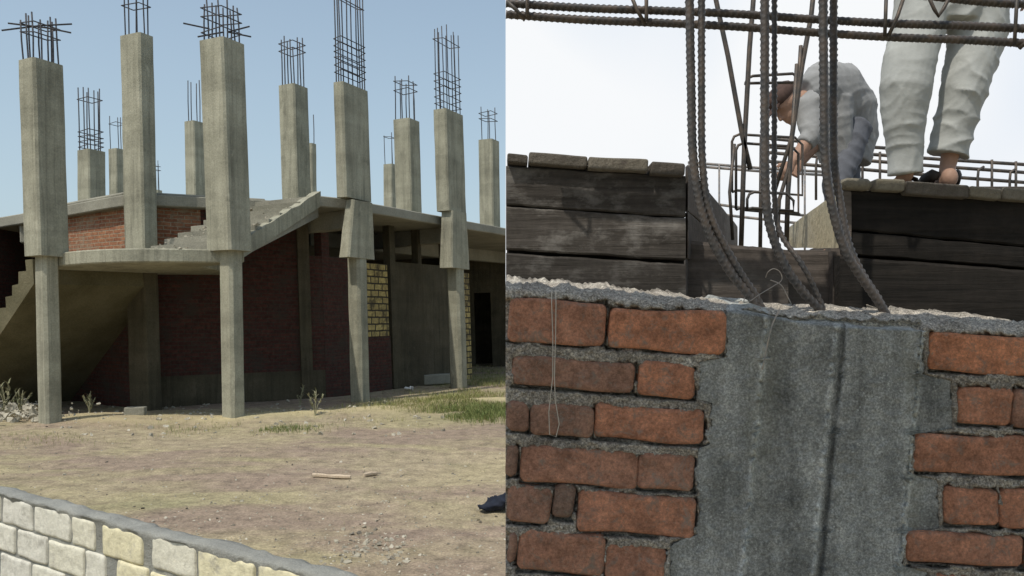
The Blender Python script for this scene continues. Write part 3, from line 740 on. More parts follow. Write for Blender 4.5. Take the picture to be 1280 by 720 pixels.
for u0, v0, u1, v1, tn, tl, sm, sd in BT:
    u0c = max(u0, 632.3); va = v0+(u0c-u0)*tl; vb = v1+(u0c-u0)*tl
    ex = Vector((1, 0, -tl)).normalized(); ez = Vector((tl, 0, 1)).normalized()
    rblock(m, W(u0c, vb, D0-.0075), ex, ez, Vector((0, -1, 0)), (u1-u0c)*D0/F, (vb-va)*D0/F, .07, tn+R.uniform(-.08, .08), .0048, max(12, int((u1-u0c)/2.6)), 22, .0042, sd)
m.v = [Vector((max(p.x, W(632, 0, D0).x-.0005), p.y, p.z)) for p in m.v]
m.build('bricks', M['nearbrick'], bw, smooth=True)

# concrete column cast into the toothed gap of the wall
cc = thing('concrete_column', 'grey cast concrete column between the brick wall ends with bent rebar standing out of its top', 'column', (.55, 1.6, 0))
m = MB(); NU = 190; NV = 190; g = []; tn = []
def cdepth(u, v):
    x = u+(v-402)*.095; d = 0; t_ = .5
    if x < 955: d = .0; t_ = .5
    elif x < 1058: d = .006*min(1, (x-955)/6); t_ = .46
    else: d = -.004*min(1, (x-1058)/4)+.000; t_ = .57
    if x >= 1152: d = .004; t_ = .48
    for c, hh in ((958, -.013), (1155, -.014), (1046, -.008)):
        off = x-c-4*noise.noise(Vector((v*.035, c, 1))); kk = .45+1.1*noise.noise(Vector((c, v*.03, 0)))
        cr = .5+.9*noise.noise(Vector((u*.22, v*.16, c)))
        e = math.exp(-(off/3.4)**2)*max(.35, min(1, kk*2.4))*max(0, min(1, cr*1.7)); d += hh*e; t_ += 1.0*e
    o6 = x-1056-2.5*noise.noise(Vector((v*.03, 3, 1))); e = math.exp(-(o6/3.0)**2)*(.55+.6*noise.noise(Vector((v*.02, 7, 2)))); d += .008*e; t_ -= .34*e
    g1 = noise.noise(Vector((x*.03, v*.006, 4))); 
    if 962 < x < 1050: t_ += .25*g1
    else: t_ += .12*noise.noise(Vector((x*.015, v*.008, 9)))
    return d, t_
for j in range(NV+1):
    for i in range(NU+1):
        f = i/NU
        v0_ = vtop(1000)+0
        v = lerp(interp(lerp(UL[0][1], UR[0][1], f), [(900, 387), (960, 395), (1000, 402), (1060, 408), (1160, 413)]), 745, j/NV)
        ul = interp(v, UL)+8*noise.noise(Vector((v*.06, 2, 0)))+6*noise.noise(Vector((v*.17, 2, 7)))+3*noise.noise(Vector((v*.41, 2, 3))); ur = interp(v, UR)+8*noise.noise(Vector((v*.06, 8, 0)))+6*noise.noise(Vector((v*.17, 5, 7)))+3*noise.noise(Vector((v*.41, 5, 3)))
        u = lerp(ul, ur, f); d, t_ = cdepth(u, v)
        p = W(u, v, D0-.003); d += .0022*nz(p, 40)+.0016*nz(p, 110, 4)
        eg = min(i, NU-i); d += .022*max(0, 1-eg/3.0)
        if j == 0: d += .006
        g.append(W(u, v, D0-.004+d)); tn.append(t_)
W_ = NU+1
m.v = g; m.vt = [min(1, max(0, q)) for q in tn]
for j in range(NV):
    for i in range(NU): m.f.append((j*W_+i, j*W_+i+1, (j+1)*W_+i+1, (j+1)*W_+i)); m.t.append(min(1, max(0, tn[j*W_+i])))
# top surface back to the formwork, crumbly
tb = len(m.v); K = 12
for k in range(1, K+1):
    for i in range(W_):
        p = g[i]; y = .29*k/K
        m.vt.append(min(1, .85+.3*nz((i*.1, k, 0)))); m.v.append(Vector((p.x+.02*k/K, D0+y, p.z+.006*min(1, k/2)+.034*k/K-.022*max(0, 1-min(i, NU-i)/10)+min(1, i/12)*(.008*nz((p.x*14, y*14, 2))+.004*nz((p.x*50, y*50, 4))))))
for k in range(K):
    for i in range(NU):
        a = (tb+(k-1)*W_+i) if k else i
        m.f.append((a, a+1, tb+k*W_+i+1, tb+k*W_+i)); m.t.append(min(1, .85+.3*nz((i*.2, k, 0))))
m.build('column_shaft', M['nearconc'], cc, smooth=True)
m = MB(); m.abox(.34, .80, 1.53, 1.78, -.05, 1.2); m.build('column_foot', M['nearconc'], cc)

def ribbed(pts, r=.0085, D=1.62, pitch=.0125, h=.0021, n=14):
    """ribbed bar through (u, v[, D]) pixel nodes: Catmull-Rom, dense rings"""
    P = [W(p[0], p[1], p[2] if len(p) > 2 else D) for p in pts]; P = [P[0]*2-P[1]]+P+[P[-1]*2-P[-2]]
    path = []
    for a, b, c, d in zip(P, P[1:], P[2:], P[3:]):
        k = max(2, int((c-b).length/.0031))
        for i in range(k):
            s = i/k; path.append(.5*((2*b)+(c-a)*s+(2*a-5*b+4*c-d)*s*s+(3*b-a-3*c+d)*s**3))
    path.append(P[-2]); m = MB(); up = None; rs = []; L = 0; vt_ = []
    for i, p in enumerate(path):
        d = (path[min(i+1, len(path)-1)]-path[max(i-1, 0)]).normalized()
        if i: L += (p-path[i-1]).length
        if up is None: up = Vector((0, 1, 0)) if abs(d.y) < .8 else Vector((1, 0, 0))
        a = (up-d*up.dot(d)).normalized(); b = d.cross(a); up = a; ring = []
        for k in range(n):
            q = 2*math.pi*k/n; side = abs(math.sin(q))
            ph = (L/pitch+(.35 if math.sin(q) > 0 else .85)+.55*math.cos(q))
            rib = max(0, math.cos(2*math.pi*ph)*.5+.5)**5*h*(side**.5)
            lon = h*.6*math.exp(-((abs(math.cos(q))-1)/.08)**2)
            rr = r+rib+lon; vt_.append(min(1, rib/h)); ring.append(p+a*math.cos(q)*rr+b*math.sin(q)*rr)
        rs.append(ring)
    m.rings(rs); m.vt = vt_; return m
for pts, r in (([(861, -160), (862, 0), (864, 110), (866, 190), (873, 245), (888, 296), (913, 340), (940, 374), (955, 402)], .0082),
               ([(877, -160), (877, 0), (877, 110), (878, 200), (886, 262), (905, 305), (930, 348), (948, 376), (958, 404)], .0066),
               ([(955, -160), (956, 0), (956, 150), (957, 240), (963, 285), (980, 330), (1004, 365), (1025, 388), (1035, 414)], .0082),
               ([(968, -160), (968, 0, 1.66), (968, 150, 1.66), (968, 240, 1.66), (975, 290, 1.65), (1002, 330), (1020, 365), (1034, 400), (1038, 416)], .0047),
               ([(1028, -160), (1029, 0), (1030, 120), (1032, 205), (1041, 262), (1056, 312), (1078, 348), (1103, 385), (1116, 415)], .0082),
               ([(1042, -160), (1042, 0, 1.67), (1042, 110, 1.67), (1043, 200, 1.67), (1050, 250, 1.67), (1058, 296, 1.66), (1074, 336, 1.64), (1100, 378, 1.63), (1113, 414)], .0072)):
    ribbed(pts, r).build('starter_bar', M['rebar'], cc, smooth=True)

# beam cage tied across the column bars at the top of the picture
tc = thing('beam_cage', 'long ribbed steel beam cage tied across the column bars overhead', 'rebar cage', (.5, 1.72, 2.3))
for a, b in (((632.5, 4), (1400, 43)), ((632.5, 18), (1400, 62)), ((1020, -14), (1400, 14))):
    k = 8; ribbed([(lerp(a[0], b[0], i/k), lerp(a[1], b[1], i/k)+(1.2*math.sin(i*1.7)), 1.72) for i in range(k+1)], .0078).build('long_bar', M['rebar'], tc, smooth=True)
def pxtube(pts, r, D, name, mat, par, n=6):
    P = [W(p[0], p[1], p[2] if len(p) > 2 else D) for p in pts]
    return MB().tube(P, r, n).build(name, mat, par, smooth=True)
for pts in ([(634, 2), (645, 12), (656, 25), (659, 20), (659, -20)], [(788, -8), (796, 12), (807, 31), (808, 24), (808, -20)],
            [(1108, -12), (1107, 20), (1106, 44), (1111, 44), (1122, 20), (1132, -10)], [(1158, -10), (1168, 12), (1173, 20), (1180, 10), (1190, -10)],
            [(1272, -20), (1270, 20), (1268, 56), (1275, 60), (1290, 46)]):
    pxtube(pts, .0042, 1.70, 'stirrup', M['rebarthin'], tc)

# upright cage of thin bars behind the column
uc = thing('column_cage', 'upright cage of thin steel bars and stirrups between the two formworks', 'rebar cage', (.75, 2.35, 1.7))
for pts in ([(893, -90), (895, 0), (910, 70), (928, 170), (938, 212)], [(948, -90), (941, 10), (937, 60), (931, 170), (929, 225), (926, 320)],
            [(1025, -90), (1014, 20), (1003, 80), (990, 170), (985, 240), (983, 305)], [(1001, 57), (999, 90), (993, 150), (986, 210), (974, 250), (970, 330)],
            [(996, 80), (990, 170), (968, 240)], [(952, 170), (950, 330)],):
    k = []
    pxtube(pts, .0075 if pts[0][1] < 0 else .006, 2.35, 'cage_bar', M['rebarthin'], uc)
def loop(u0, v0, u1, v1, D, tilt=4, r=.0042):
    c = 9; pts = [(u0, v1), (u0, v0+c), (u0+c*.3, v0+c*.3), (u0+c, v0), (u1-c, v0+tilt), (u1, v0+c+tilt), (u1, v1+tilt), (u0+6, v1-2), (u0, v1)]
    return pxtube(pts, r, D, 'stirrup', M['rebarthin'], uc)
loop(915, 168, 1003, 240, 2.45); loop(920, 179, 998, 262, 2.38); loop(932, 95, 1000, 106, 2.4, -3, .0045); loop(934, 240, 992, 262, 2.32, 2); pxtube([(926, 262), (1000, 268)], .0045, 2.45, 'stirrup', M['rebarthin'], uc)
pxtube([(918, 180), (912, 240), (916, 300)], .005, 2.35, 'stirrup', M['rebarthin'], uc)
# beam cages farther back, on the deck
def far_cage(D, bars_, ties_, loc, label, mat, r):
    g = thing('beam_cage', label, 'rebar cage', loc)
    for a, b in bars_: pxtube([a, ((a[0]+b[0])/2, (a[1]+b[1])/2+1.2), b], r, D, 'long_bar', mat, g, 6)
    for pts in ties_: pxtube(pts, r*.75, D-.02, 'stirrup', mat, g, 5)
far_cage(6.3, [((952, 183), (1400, 213)), ((952, 190), (1400, 224)), ((952, 201), (1400, 237)), ((952, 172), (1120, 186))],
         [[(u+8, 190+(u-960)*.07), (u+1, 194+(u-960)*.07), (u, 204+(u-960)*.07), (u, 250)] for u in (1020, 1078, 1222, 1262, 1300)]+[[(u, 180+(u-960)*.07), (u, 250)] for u in (1100, 1240, 1270)],
         (2.6, 6.3, 2.6), 'dark horizontal beam cage running behind the two workers', M['rebarthin'], .014)
far_cage(7.5, [((860, 203), (1070, 217)), ((860, 207), (1070, 221)), ((900, 256), (1070, 276)), ((900, 268), (1070, 285))], [[(u, 205), (u, 330)] for u in (899, 1006, 1040)],
         (2.3, 7.5, 2.4), 'pale thin cage low behind the gap between the formworks', M['rebarpale'], .013)

# ------------------------------------------------------------------ formworks
def plank(mb, q, D, th, tint=.5, D2=None, nseg=26):
    """q: four pixel corners TL, TR, BR, BL; front at D (left) .. D2 (right)"""
    D2 = D2 or D; A = []; 
    sd = R.uniform(0, 99); rs = []
    for i in range(nseg+1):
        f = i/nseg; d = lerp(D, D2, f)
        ut, vt = lerp(q[0][0], q[1][0], f), lerp(q[0][1], q[1][1], f); ub, vb = lerp(q[3][0], q[2][0], f), lerp(q[3][1], q[2][1], f)
        wt = 1.3*noise.noise(Vector((ut*.03, sd, 0)))+.8*noise.noise(Vector((ut*.15, sd, 3))); wb = 1.3*noise.noise(Vector((ub*.03, sd, 7)))+.8*noise.noise(Vector((ub*.15, sd, 9)))
        a = W(ut, vt+wt, d); b = W(ub, vb+wb, d); dv = (b-a)
        y = Vector((0, 1, 0)); o = .002*noise.noise(Vector((ut*.05, sd, 1)))
        rs.append([a+y*(.004+o), a+dv*.04+y*o, a+dv*.5+y*(o-.002), a+dv*.96+y*o, b+y*(.004+o), b+y*(th), a+y*(th)])
    mb.rings(rs, tint)
fl = thing('formwork', 'stained brown plank formwork with cement splashes, standing on the brick wall', 'formwork', (.2, 1.9, 1.72))
for q, tn in (([(632.5, 207), (857, 220), (857, 271), (632.5, 256)], .42), ([(632.5, 257.5), (857, 273), (857, 325), (632.5, 312)], .72), ([(632.5, 316), (857, 330), (857, 392), (632.5, 376)], .28)):
    m = MB(); plank(m, q, 1.9, .035, tn); m.build('plank', M['woodL'], fl)
for q, tn in (([(860, 206), (922, 283), (922, 318), (860, 262)], .75), ([(860, 264), (922, 320), (922, 372), (860, 322)], .5)):
    m = MB(); plank(m, q, 1.9, .03, tn, 3.0, 14); m.build('plank', M['woodin'], fl)
m = MB(); plank(m, [(633.5, 215), (855, 228), (855, 388), (633.5, 372)], 1.945, .03, .3); m.build('backing_board', M['woodR'], fl)
m = MB(); plank(m, [(860, 300), (985, 312), (985, 425), (860, 415)], 1.965, .03, .55); m.build('end_board', M['woodin'], fl)
fr_ = thing('formwork', 'almost black plank formwork with a pale board at its end', 'formwork', (1.0, 1.9, 1.72))
for q, tn in (([(1054, 236), (1330, 254), (1330, 312), (1054, 286)], .5), ([(1056, 288.5), (1330, 313.5), (1330, 338), (1058, 317)], .45), ([(1050, 320), (1330, 341), (1330, 430), (1050, 402)], .7)):
    m = MB(); plank(m, q, 1.9, .035, tn); m.build('plank', M['woodR'], fr_)
m = MB(); plank(m, [(1062, 244), (1330, 262), (1330, 420), (1062, 396)], 1.945, .03, .3); m.build('backing_board', M['woodR'], fr_)
m = MB(); plank(m, [(988, 284), (1052, 238), (1052, 309), (988, 309)], 2.7, .03, .5, 1.98, 10); m.build('pale_board', M['ply'], fr_)
m = MB(); plank(m, [(975, 313), (1040, 314), (1040, 425), (975, 425)], 1.99, .03, .6); plank(m, [(1041, 314), (1053, 315), (1053, 425), (1041, 425)], 1.96, .03, .4); m.build('end_board', M['woodin'], fr_)
m = MB(); plank(m, [(1053, 237), (1064, 238), (1064, 310), (1056, 309)], 1.893, .006, .9, None, 6); m.build('batten', M['woodin'], fr_)
LB = [(632.5, 192, 659, 203, .15), (661, 191, 734, 205, .35), (736, 195, 811, 211, .62), (813, 201, 856, 217, .2)]
RB = [(1052, 222, 1092, 236, .9), (1094, 223, 1131, 237, .95), (1133, 227, 1211, 243, .3), (1213, 233, 1252, 247, .85), (1254, 234, 1330, 250, .75)]
names = ['dark short cut-off brick at the outer end of the stained formwork', 'longest flat brick on the stained formwork, next to the dark cut-off', 'pale cement-smeared brick lying on the stained formwork', 'dark brick on the stained formwork nearest the vertical bars',
         'rounded pale brick at the corner of the black formwork beside the bars', 'pale brick on the black formwork, just in front of the bent worker\'s side', 'dark flat brick under the standing worker\'s bare heel', 'short pale brick on the black formwork past the dark one', 'pale brick at the outer end of the black formwork']
for i, (u0, v0, u1, v1, tn) in enumerate(LB+RB):
    m = MB(); D = 1.875; tl = .06
    a = W(u0, v1, D); ex = Vector((1, 0, -tl)).normalized(); ez = Vector((tl, 0, 1)).normalized()
    rblock(m, a, ex, ez, Vector((0, -1, 0)), (u1-u0)*D/F, (v1-v0)*D/F, .10, tn, .002 if u0 != 1052 else .007, 26, 10, .0024, i*7.3)
    # close the back
    o = m.build('brick', M['loosebrick'], smooth=True); bm = bmesh.new(); bm.from_mesh(o.data); bmesh.ops.holes_fill(bm, edges=[e for e in bm.edges if e.is_boundary]); bm.to_mesh(o.data); bm.free()
    place(o, a); tag(o, names[i], 'brick', 'bricks laid flat along the tops of the formworks')
# decks the workers stand on, behind the formworks
dk = thing('work_platform', 'plank work platform behind the formworks on which the workers stand', 'platform', (1.9, 4.2, 0))
m = MB()
for k in range(3): m.abox(1.66, 3.4, 3.74+k*.2, 3.92+k*.2, 2.265, 2.305)
for k in range(6): m.abox(1.1, 3.4, 4.45+k*.2, 4.63+k*.2, 2.03, 2.07)
m.build('deck_board', M['woodin'], dk, bevel=.004)
for x, y, z in ((1.72, 3.8, 2.26), (3.2, 3.8, 2.26), (1.72, 4.25, 2.26), (3.2, 4.25, 2.26), (1.3, 5.5, 2.03), (3.2, 5.5, 2.03), (1.3, 4.5, 2.03), (3.2, 4.5, 2.03)):
    MB().abox(x-.04, x+.04, y-.04, y+.04, 0, z).build('post', M['woodin'], dk)

# wires and strings
ms = MB()
ms.tube([W(690, 362, 1.5), W(689.5, 378, 1.485), W(691, 420, 1.484), W(691, 470, 1.484), W(686, 515, 1.484), W(687, 543, 1.485), W(695, 546, 1.485), W(699, 530, 1.484), W(694, 500, 1.484), W(693, 470, 1.483), W(694.5, 420, 1.484), W(695, 378, 1.485), W(694, 363, 1.5)], .0009, 5)
o = ms.build('mason_string', M['string']); place(o, W(692, 362, 1.5)); tag(o, 'doubled pale string hanging down over the brick wall', 'string')
def smooth(pts, D, n=6):
    P = [W(*p) if len(p) > 2 else W(p[0], p[1], D) for p in pts]; P = [P[0]*2-P[1]]+P+[P[-1]*2-P[-2]]; o = []
    for a, b, c, d in zip(P, P[1:], P[2:], P[3:]):
        for i in range(n):
            q = i/n; o.append(.5*((2*b)+(c-a)*q+(2*a-5*b+4*c-d)*q*q+(3*b-a-3*c+d)*q**3))
    return o+[P[-2]]
for pts, r, lab in (([(957, 347, 1.58), (960, 340, 1.57), (967, 336, 1.57), (975, 340, 1.57), (977, 350, 1.57), (966, 358, 1.56), (948, 369, 1.56), (938, 376, 1.56), (930, 378, 1.56), (931, 372, 1.56)], .0009, 'curled pale tie wire twisted round the middle column bars'),
                    ([(963, 350, 1.575), (976, 356, 1.57), (984, 370, 1.57), (990, 382, 1.57)], .0011, 'short plain wire end sticking down beside the middle column bars'),
                    ([(975, 386, 1.5), (967, 402, 1.484), (962, 418, 1.482), (957, 442, 1.483), (953, 462, 1.483)], .0013, 'pale wire hanging over the top edge of the grey column')):
    m = MB(); m.tube(smooth(pts, 1.5), r, 5); o = m.build('tie_wire', M['wire'], smooth=True); place(o, W(*pts[0])); tag(o, lab, 'wire')
# unseen canopy added above the camera to keep sun off the brick wall
cn = thing('added_shade_canopy', 'unseen canopy on posts, added to shade the brick wall', 'canopy', (.7, .1, 0))
MB().abox(-.80, 2.4, -.8, 1.02, 2.9, 2.98).build('shade_roof', M['woodin'], cn)
for x, y in ((-.72, -.75), (2.55, -.75), (2.55, .75), (-.72, .62)):
    MB().abox(x-.03, x+.03, y-.03, y+.03, 0, 2.9).build('post', M['woodin'], cn)

# ------------------------------------------------------------------ people
def px(u, v, D): return W(u, v, D)
def fingers(mb, wrist, d, palm, side, sc=1.0, curl=.5):
    d = Vector(d).normalized(); palm = Vector(palm); palm = (palm-d*palm.dot(d)).normalized(); s = d.cross(palm)*side
    mb.tube([wrist, wrist+d*.035*sc, wrist+d*.085*sc], [.024*sc, .036*sc, .034*sc], 10, r2=[.018*sc, .018*sc, .014*sc], flat=s)
    for k, L in enumerate((.066, .078, .072, .055)):
        b = wrist+d*.075*sc+s*(.03-.02*k)*sc; a1 = b+(d*math.cos(curl*.5)+palm*math.sin(curl*.5))*L*.5*sc; a2 = a1+(d*math.cos(curl*1.4)+palm*math.sin(curl*1.4))*L*.5*sc
        mb.tube([b, a1, a2], [.0095*sc, .009*sc, .007*sc], 7)
    b = wrist+d*.03*sc+s*.03*sc; a1 = b+(d*.6+s*.6+palm*.3).normalized()*.04*sc
    mb.tube([b, a1, a1+(d*.9+palm*.4).normalized()*.03*sc], [.012*sc, .011*sc, .008*sc], 7)
def foot(mb, heel, d, L=.25):
    d = Vector((d[0], d[1], 0)).normalized()
    mb.tube([heel+Vector((0, 0, .035)), heel+d*.07+Vector((0, 0, .045)), heel+d*.16+Vector((0, 0, .032)), heel+d*(L-.03)+Vector((0, 0, .02)), heel+d*L+Vector((0, 0, .017))], [.032, .045, .034, .02, .012], 10, r2=[.03, .037, .042, .045, .03], flat=(0, 0, 1))
def head(mb, c, up, fwd, s=1.0):
    up = Vector(up).normalized(); fwd = Vector(fwd); fwd = (fwd-up*fwd.dot(up)).normalized(); sd = up.cross(fwd)
    rot = Matrix((sd, fwd, up)).transposed()
    P = lambda x, y, z: c+(rot @ Vector((x, y, z)))*s
    mb.ball(P(0, -.012, .02), .076*s, .092*s, .095*s, 14, rot=rot)
    mb.ball(P(0, .022, -.05), .056*s, .066*s, .066*s, 12, rot=rot)
    mb.tube([P(0, .08, .02), P(0, .1, -.012), P(0, .108, -.026), P(0, .085, -.034)], [.009*s, .012*s, .016*s, .01*s], 8)
    mb.ball(P(0, .082, -.062), .024*s, .012*s, .007*s, 8, rot=rot); mb.ball(P(0, .08, -.075), .02*s, .012*s, .008*s, 8, rot=rot)
    mb.ball(P(0, .066, -.1), .022*s, .02*s, .017*s, 8, rot=rot)
    for q in (-1, 1):
        mb.ball(P(.076*q, -.012, -.01), .012*s, .02*s, .032*s, 8, rot=rot); mb.ball(P(.03*q, .074, .024), .02*s, .01*s, .007*s, 8, rot=rot)
    return P, rot
def folds(rm, amp, k, axis, f2=12, region=None):
    """sharp-crested drapery creases, wandering with noise"""
    ax = Vector(axis).normalized(); ax2 = Vector((-ax.z*.7, .3, ax.x+.5)).normalized()
    for i, p in enumerate(rm.v):
        a = amp*(1 if region is None else region(p))
        s = 1-2*abs(math.sin(.5*k*p.dot(ax)+3.2*nz(p, 4.5)+1.2*nz(p, 11)))**.6
        s2 = 1-2*abs(math.sin(.33*k*p.dot(ax2)+3.5*nz(p, 3.5, 8)))**.7
        m = max(0, min(1, .5+1.6*nz(p, 5, 21)))
        rm.v[i] = p+rm.n[i]*a*(s*.7*m+s2*.7*(1-m)+.5*nz(p, f2, 3))
# --- standing worker: light baggy trousers, seen from the knees down to bare heel
w1 = thing('person', 'worker standing on the black formwork side in baggy off-white trousers, one bare heel showing', 'person', (1.98, 3.83, 2.305))
DL = 3.8
aL, kL, hL = px(1132, 214, 3.80), px(1133, 110, 3.74), px(1152, 4, 3.80)
aR, kR, hR = px(1184, 212, 3.84), px(1205, 105, 3.80), px(1222, 4, 3.82)
zf = 2.307
pel = (hL+hR)/2+Vector((0, 0, .07)); chest = pel+Vector((.03, .02, .42)); neck = pel+Vector((.04, .03, .58)); hc = pel+Vector((.05, .06, .72))
fw = Vector((.75, .66, 0))
b = MB()
for a, k, h in ((aL, kL, hL), (aR, kR, hR)):
    b.tube([h, h.lerp(k, .5), k, k.lerp(a, .35), a], [.085, .075, .058, .055, .036], 12)
    b.ball(a+Vector((0, 0, -.01)), .038, .042, .045)
foot(b, Vector((aL.x-.02, aL.y-.0, zf)), (.5, .86)); foot(b, Vector((aR.x-.015, aR.y-.02, zf)), (.35, .94))
b.ball(Vector((aR.x-.008, aR.y-.035, zf+.05)), .038, .042, .05)
b.tube([pel-Vector((0, 0, .06)), pel+Vector((0, 0, .1)), pel.lerp(chest, .55), chest, neck-Vector((0, 0, .04))], [.13, .14, .15, .17, .1], 16, r2=[.11, .1, .1, .11, .08], flat=(.66, -.75, 0))
b.tube([neck-Vector((0, 0, .08)), neck, hc-Vector((0, 0, .05))], [.06, .055, .055], 10)
Pf, hr = head(b, hc+Vector((0, 0, .03)), (0, 0, 1), fw)
sd = Vector((.66, -.75, 0))
for q in (-1, 1):
    sh = chest+sd*.18*q+Vector((0, 0, .06)); el = sh+sd*.06*q+Vector((0, 0, -.27))+fw*.03; wr = el+fw*.15+Vector((0, 0, -.19))
    b.tube([sh-sd*.06*q, sh, sh.lerp(el, .5), el, el.lerp(wr, .4), wr], [.06, .062, .05, .042, .042, .027], 10)
    fingers(b, wr, (wr-el), -sd*q, -q)
rm = remesh(b, .0095, 3); rm.build('body', M['skin'], w1, smooth=True)
tr = MB()
tr.tube([px(1154, -14, 3.8), px(1147, 40, 3.79), px(1137, 75, 3.77), px(1132, 110, 3.75), px(1130, 150, 3.77), px(1131, 185, 3.79), px(1132, 218, 3.8)], [.122, .118, .118, .116, .098, .080, .078], 24, r2=[.13, .13, .13, .12, .10, .085, .08], flat=(1, 0, 0))
tr.tube([px(1222, -14, 3.82), px(1222, 40, 3.82), px(1214, 80, 3.81), px(1204, 115, 3.8), px(1195, 150, 3.82), px(1188, 178, 3.83), px(1184, 194, 3.835)], [.13, .128, .114, .102, .095, .092, .096], 24, r2=[.14, .14, .13, .12, .1, .09, .09], flat=(1, 0, 0))
tr.tube([px(1187, 32, 3.81), px(1187, 5, 3.81), px(1187, -40, 3.81)], [.16, .21, .17], 20, r2=[.13, .15, .14], flat=(1, 0, 0))
rm = remesh(tr, .0075, 1)
lw_ = lambda p: max(0, min(1, (2.0-p.x)/.08+.5))
folds(rm, .0062, 62, (.95, .2, .22), 10, lambda p: lw_(p)*(.6 if p.z > 2.5 else 1.1))
folds(rm, .0085, 80, (.72, .15, .66), 10, lambda p: 1-lw_(p))
folds(rm, .0022, 170, (.85, .2, -.45), 26, lambda p: max(0, .5+1.5*nz(p, 6)))
rm.build('trousers', M['trousers'], w1, smooth=True)
sh = MB()
sh.tube([pel+Vector((0, 0, -.02)), pel+Vector((0, 0, .12)), pel.lerp(chest, .55), chest+Vector((0, 0, .03)), neck-Vector((0, 0, .03))], [.2, .185, .19, .2, .09], 18, r2=[.16, .145, .14, .145, .09], flat=(.66, -.75, 0))
for q in (-1, 1):
    s_ = chest+sd*.18*q+Vector((0, 0, .06)); el = s_+sd*.06*q+Vector((0, 0, -.27))+fw*.03; wr = el+fw*.13+Vector((0, 0, -.165))
    sh.tube([s_-sd*.08*q, s_, s_.lerp(el, .5), el, wr], [.085, .085, .075, .066, .06], 12)
rm = remesh(sh, .012, 3); folds(rm, .008, 80, (.3, .2, .9)); rm.build('long_shirt', M['robe'], w1, smooth=True)
hm = MB(); hm.ball(hc+Vector((0, 0, .06)), .088, .1, .085, 14, rot=hr); hm.build('hair', M['hair'], w1, smooth=True)
for a, dd in ((aL, (.5, .86)), (aR, (.35, .94))):
    d = Vector((*dd, 0)).normalized(); s = Vector((d.y, -d.x, 0)); m = MB()
    hp = Vector((a.x-.02, a.y-.02, zf)); m.prism([tuple((hp+d*x+s*y)[:2]) for x, y in ((-.05, -.03), (-.05, .03), (.1, .045), (.22, .05), (.26, 0), (.22, -.05), (.1, -.045))], zf-.0005, zf+.014)
    q = hp+d*.15; m.tube([q-s*.055+UZ*.01, q-s*.045+UZ*.055, q+UZ*.075, q+s*.045+UZ*.055, q+s*.055+UZ*.01], .018, 8, r2=.006)
    m.build('sandal', M['leather'], w1)
q = Vector((aR.x, aR.y, zf+.062))
for s_ in (-1, 1):
    m = MB(); m.tube([q+Vector((s_*.045, -.005, 0)), q+Vector((s_*.062, .02, .01)), q+Vector((s_*.075, .06, -.005)), q+Vector((s_*.07, .12, -.03))], [.02, .03, .034, .03], 8, r2=[.008, .018, .02, .02])
    m.build('sandal_strap', M['leather'], w1, smooth=True)

# --- bent worker farther back
w2 = thing('person', 'worker in a grey shirt and brown cap bending down over the bars', 'person', (2.0, 5.0, 2.07))
hip = px(1062, 166, 5.1); mid = px(1052, 124, 5.05); cst = px(1022, 122, 4.95); nck = px(1001, 126, 4.88); hd = px(983, 131, 4.84)
b = MB()
b.tube([hip, mid, cst, nck], [.085, .1, .1, .055], 16, r2=[.09, .09, .09, .05], flat=(0, 1, 0))
b.tube([cst, nck, hd], [.08, .058, .055], 10)
Pf, hr = head(b, hd, (-.72, -.1, .62), (-.62, -.25, -.72), 1.0)
feet = []
for q, (ku, kv, kd, fu, fd) in ((-1, (1044, 232, 4.88, 1054, 4.95)), (1, (1060, 232, 5.12, 1066, 5.2))):
    h = hip+Vector((0, .1*q, -.03)); k = px(ku, kv, kd); a = Vector((W(fu, 0, fd).x, fd, 2.07+.085))
    b.tube([h, h.lerp(k, .5), k, k.lerp(a, .4), a], [.065, .062, .054, .05, .036], 12); foot(b, Vector((a.x+.04, a.y, 2.072)), (-.95, -.3)); feet.append((h, k, a))
arms = []
for q, e, wv in ((-1, px(1014, 170, 4.72), px(991, 203, 4.68)), (1, px(1024, 172, 5.0), px(1000, 205, 4.92))):
    s_ = px(1011, 134, 4.8 if q < 0 else 5.05)
    b.tube([s_, s_.lerp(e, .5), e, e.lerp(wv, .4), wv], [.065, .052, .043, .042, .027], 10); fingers(b, wv, wv-e, Vector((-.3, .9*-q, -.3)), q, 1.0, .8); arms.append((s_, e, wv))
rm = remesh(b, .0095, 3); rm.build('body', M['skin'], w2, smooth=True)
sh = MB()
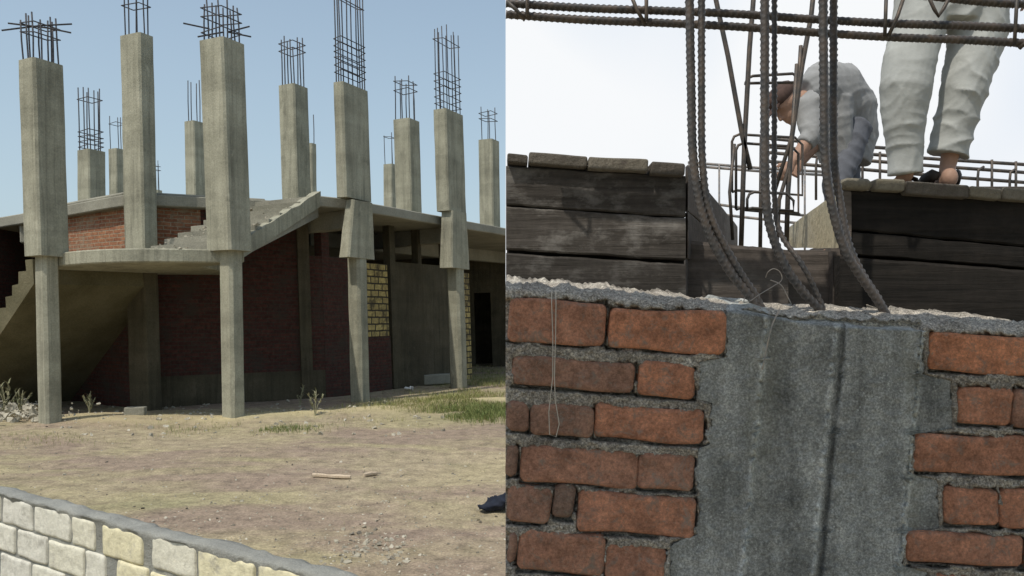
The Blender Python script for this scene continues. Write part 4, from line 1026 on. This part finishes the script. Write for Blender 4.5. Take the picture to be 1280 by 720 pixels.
sh.tube([px(1052, 198, 5.06), px(1057, 168, 5.1), px(1055, 139, 5.08), px(1044, 121, 5.03), px(1022, 121, 4.95), px(1004, 127, 4.9)], [.085, .125, .155, .165, .15, .10], 22, r2=[.19, .21, .22, .22, .21, .14], flat=(0, 1, 0))
sh.tube([px(1040, 128, 5.0), px(1041, 160, 5.0), px(1046, 200, 5.02)], [.125, .115, .10], 16, r2=[.17, .16, .14], flat=(1, 0, 0))
for s_, e, wv in arms: sh.tube([s_+Vector((.05, 0, .03)), s_, s_.lerp(e, .5), e, e.lerp(wv, .35)], [.088, .09, .076, .064, .056], 14)
rm = remesh(sh, .009, 2); folds(rm, .0055, 88, (.86, .2, .38), 10); folds(rm, .0018, 200, (.7, .3, .6), 26); rm.build('work_shirt', M['shirt'], w2, smooth=True)
tr = MB()
for h, k, a in feet: tr.tube([h+Vector((0, 0, .06)), h.lerp(k, .5), k, k.lerp(a, .5), a+Vector((0, 0, .02))], [.10, .092, .082, .078, .075], 14)
tr.ball(hip, .13, .17, .12)
rm = remesh(tr, .012, 3); folds(rm, .008, 90, (.2, .2, .9)); rm.build('trousers', M['darktrouser'], w2, smooth=True)
m = MB(); m.ball(hd+hr @ Vector((0, -.018, .066)), .09, .108, .062, 16, rot=hr); m.build('cap', M['cap'], w2, smooth=True)
m = MB(); c0 = hd+hr @ Vector((0, .08, .05)); fwd = hr @ Vector((0, 1, -.15)); sdv = hr @ Vector((1, 0, 0))
rr = []
for i in range(7):
    a = -1+2*i/6; rr.append([c0+sdv*.07*a+(hr @ Vector((0, 0, 0))), c0+sdv*.07*a+fwd*.075*math.sqrt(max(0, 1-a*a*.8)), c0+sdv*.07*a+fwd*.075*math.sqrt(max(0, 1-a*a*.8))+(hr @ Vector((0, 0, .006))), c0+sdv*.07*a+(hr @ Vector((0, 0, .008)))])
m.rings(rr); m.build('cap_peak', M['cap'], w2)
for h, k, a in feet:
    m = MB(); d = Vector((-.95, -.3, 0)).normalized(); m.tube([a+d*-.05+UZ*-.05, a+d*.05+UZ*-.03, a+d*.14+UZ*-.05, a+d*.23+UZ*-.06], [.038, .052, .036, .02], 10, r2=[.04, .045, .05, .035], flat=(0, 0, 1)); m.build('shoe', M['leather'], w2, smooth=True)
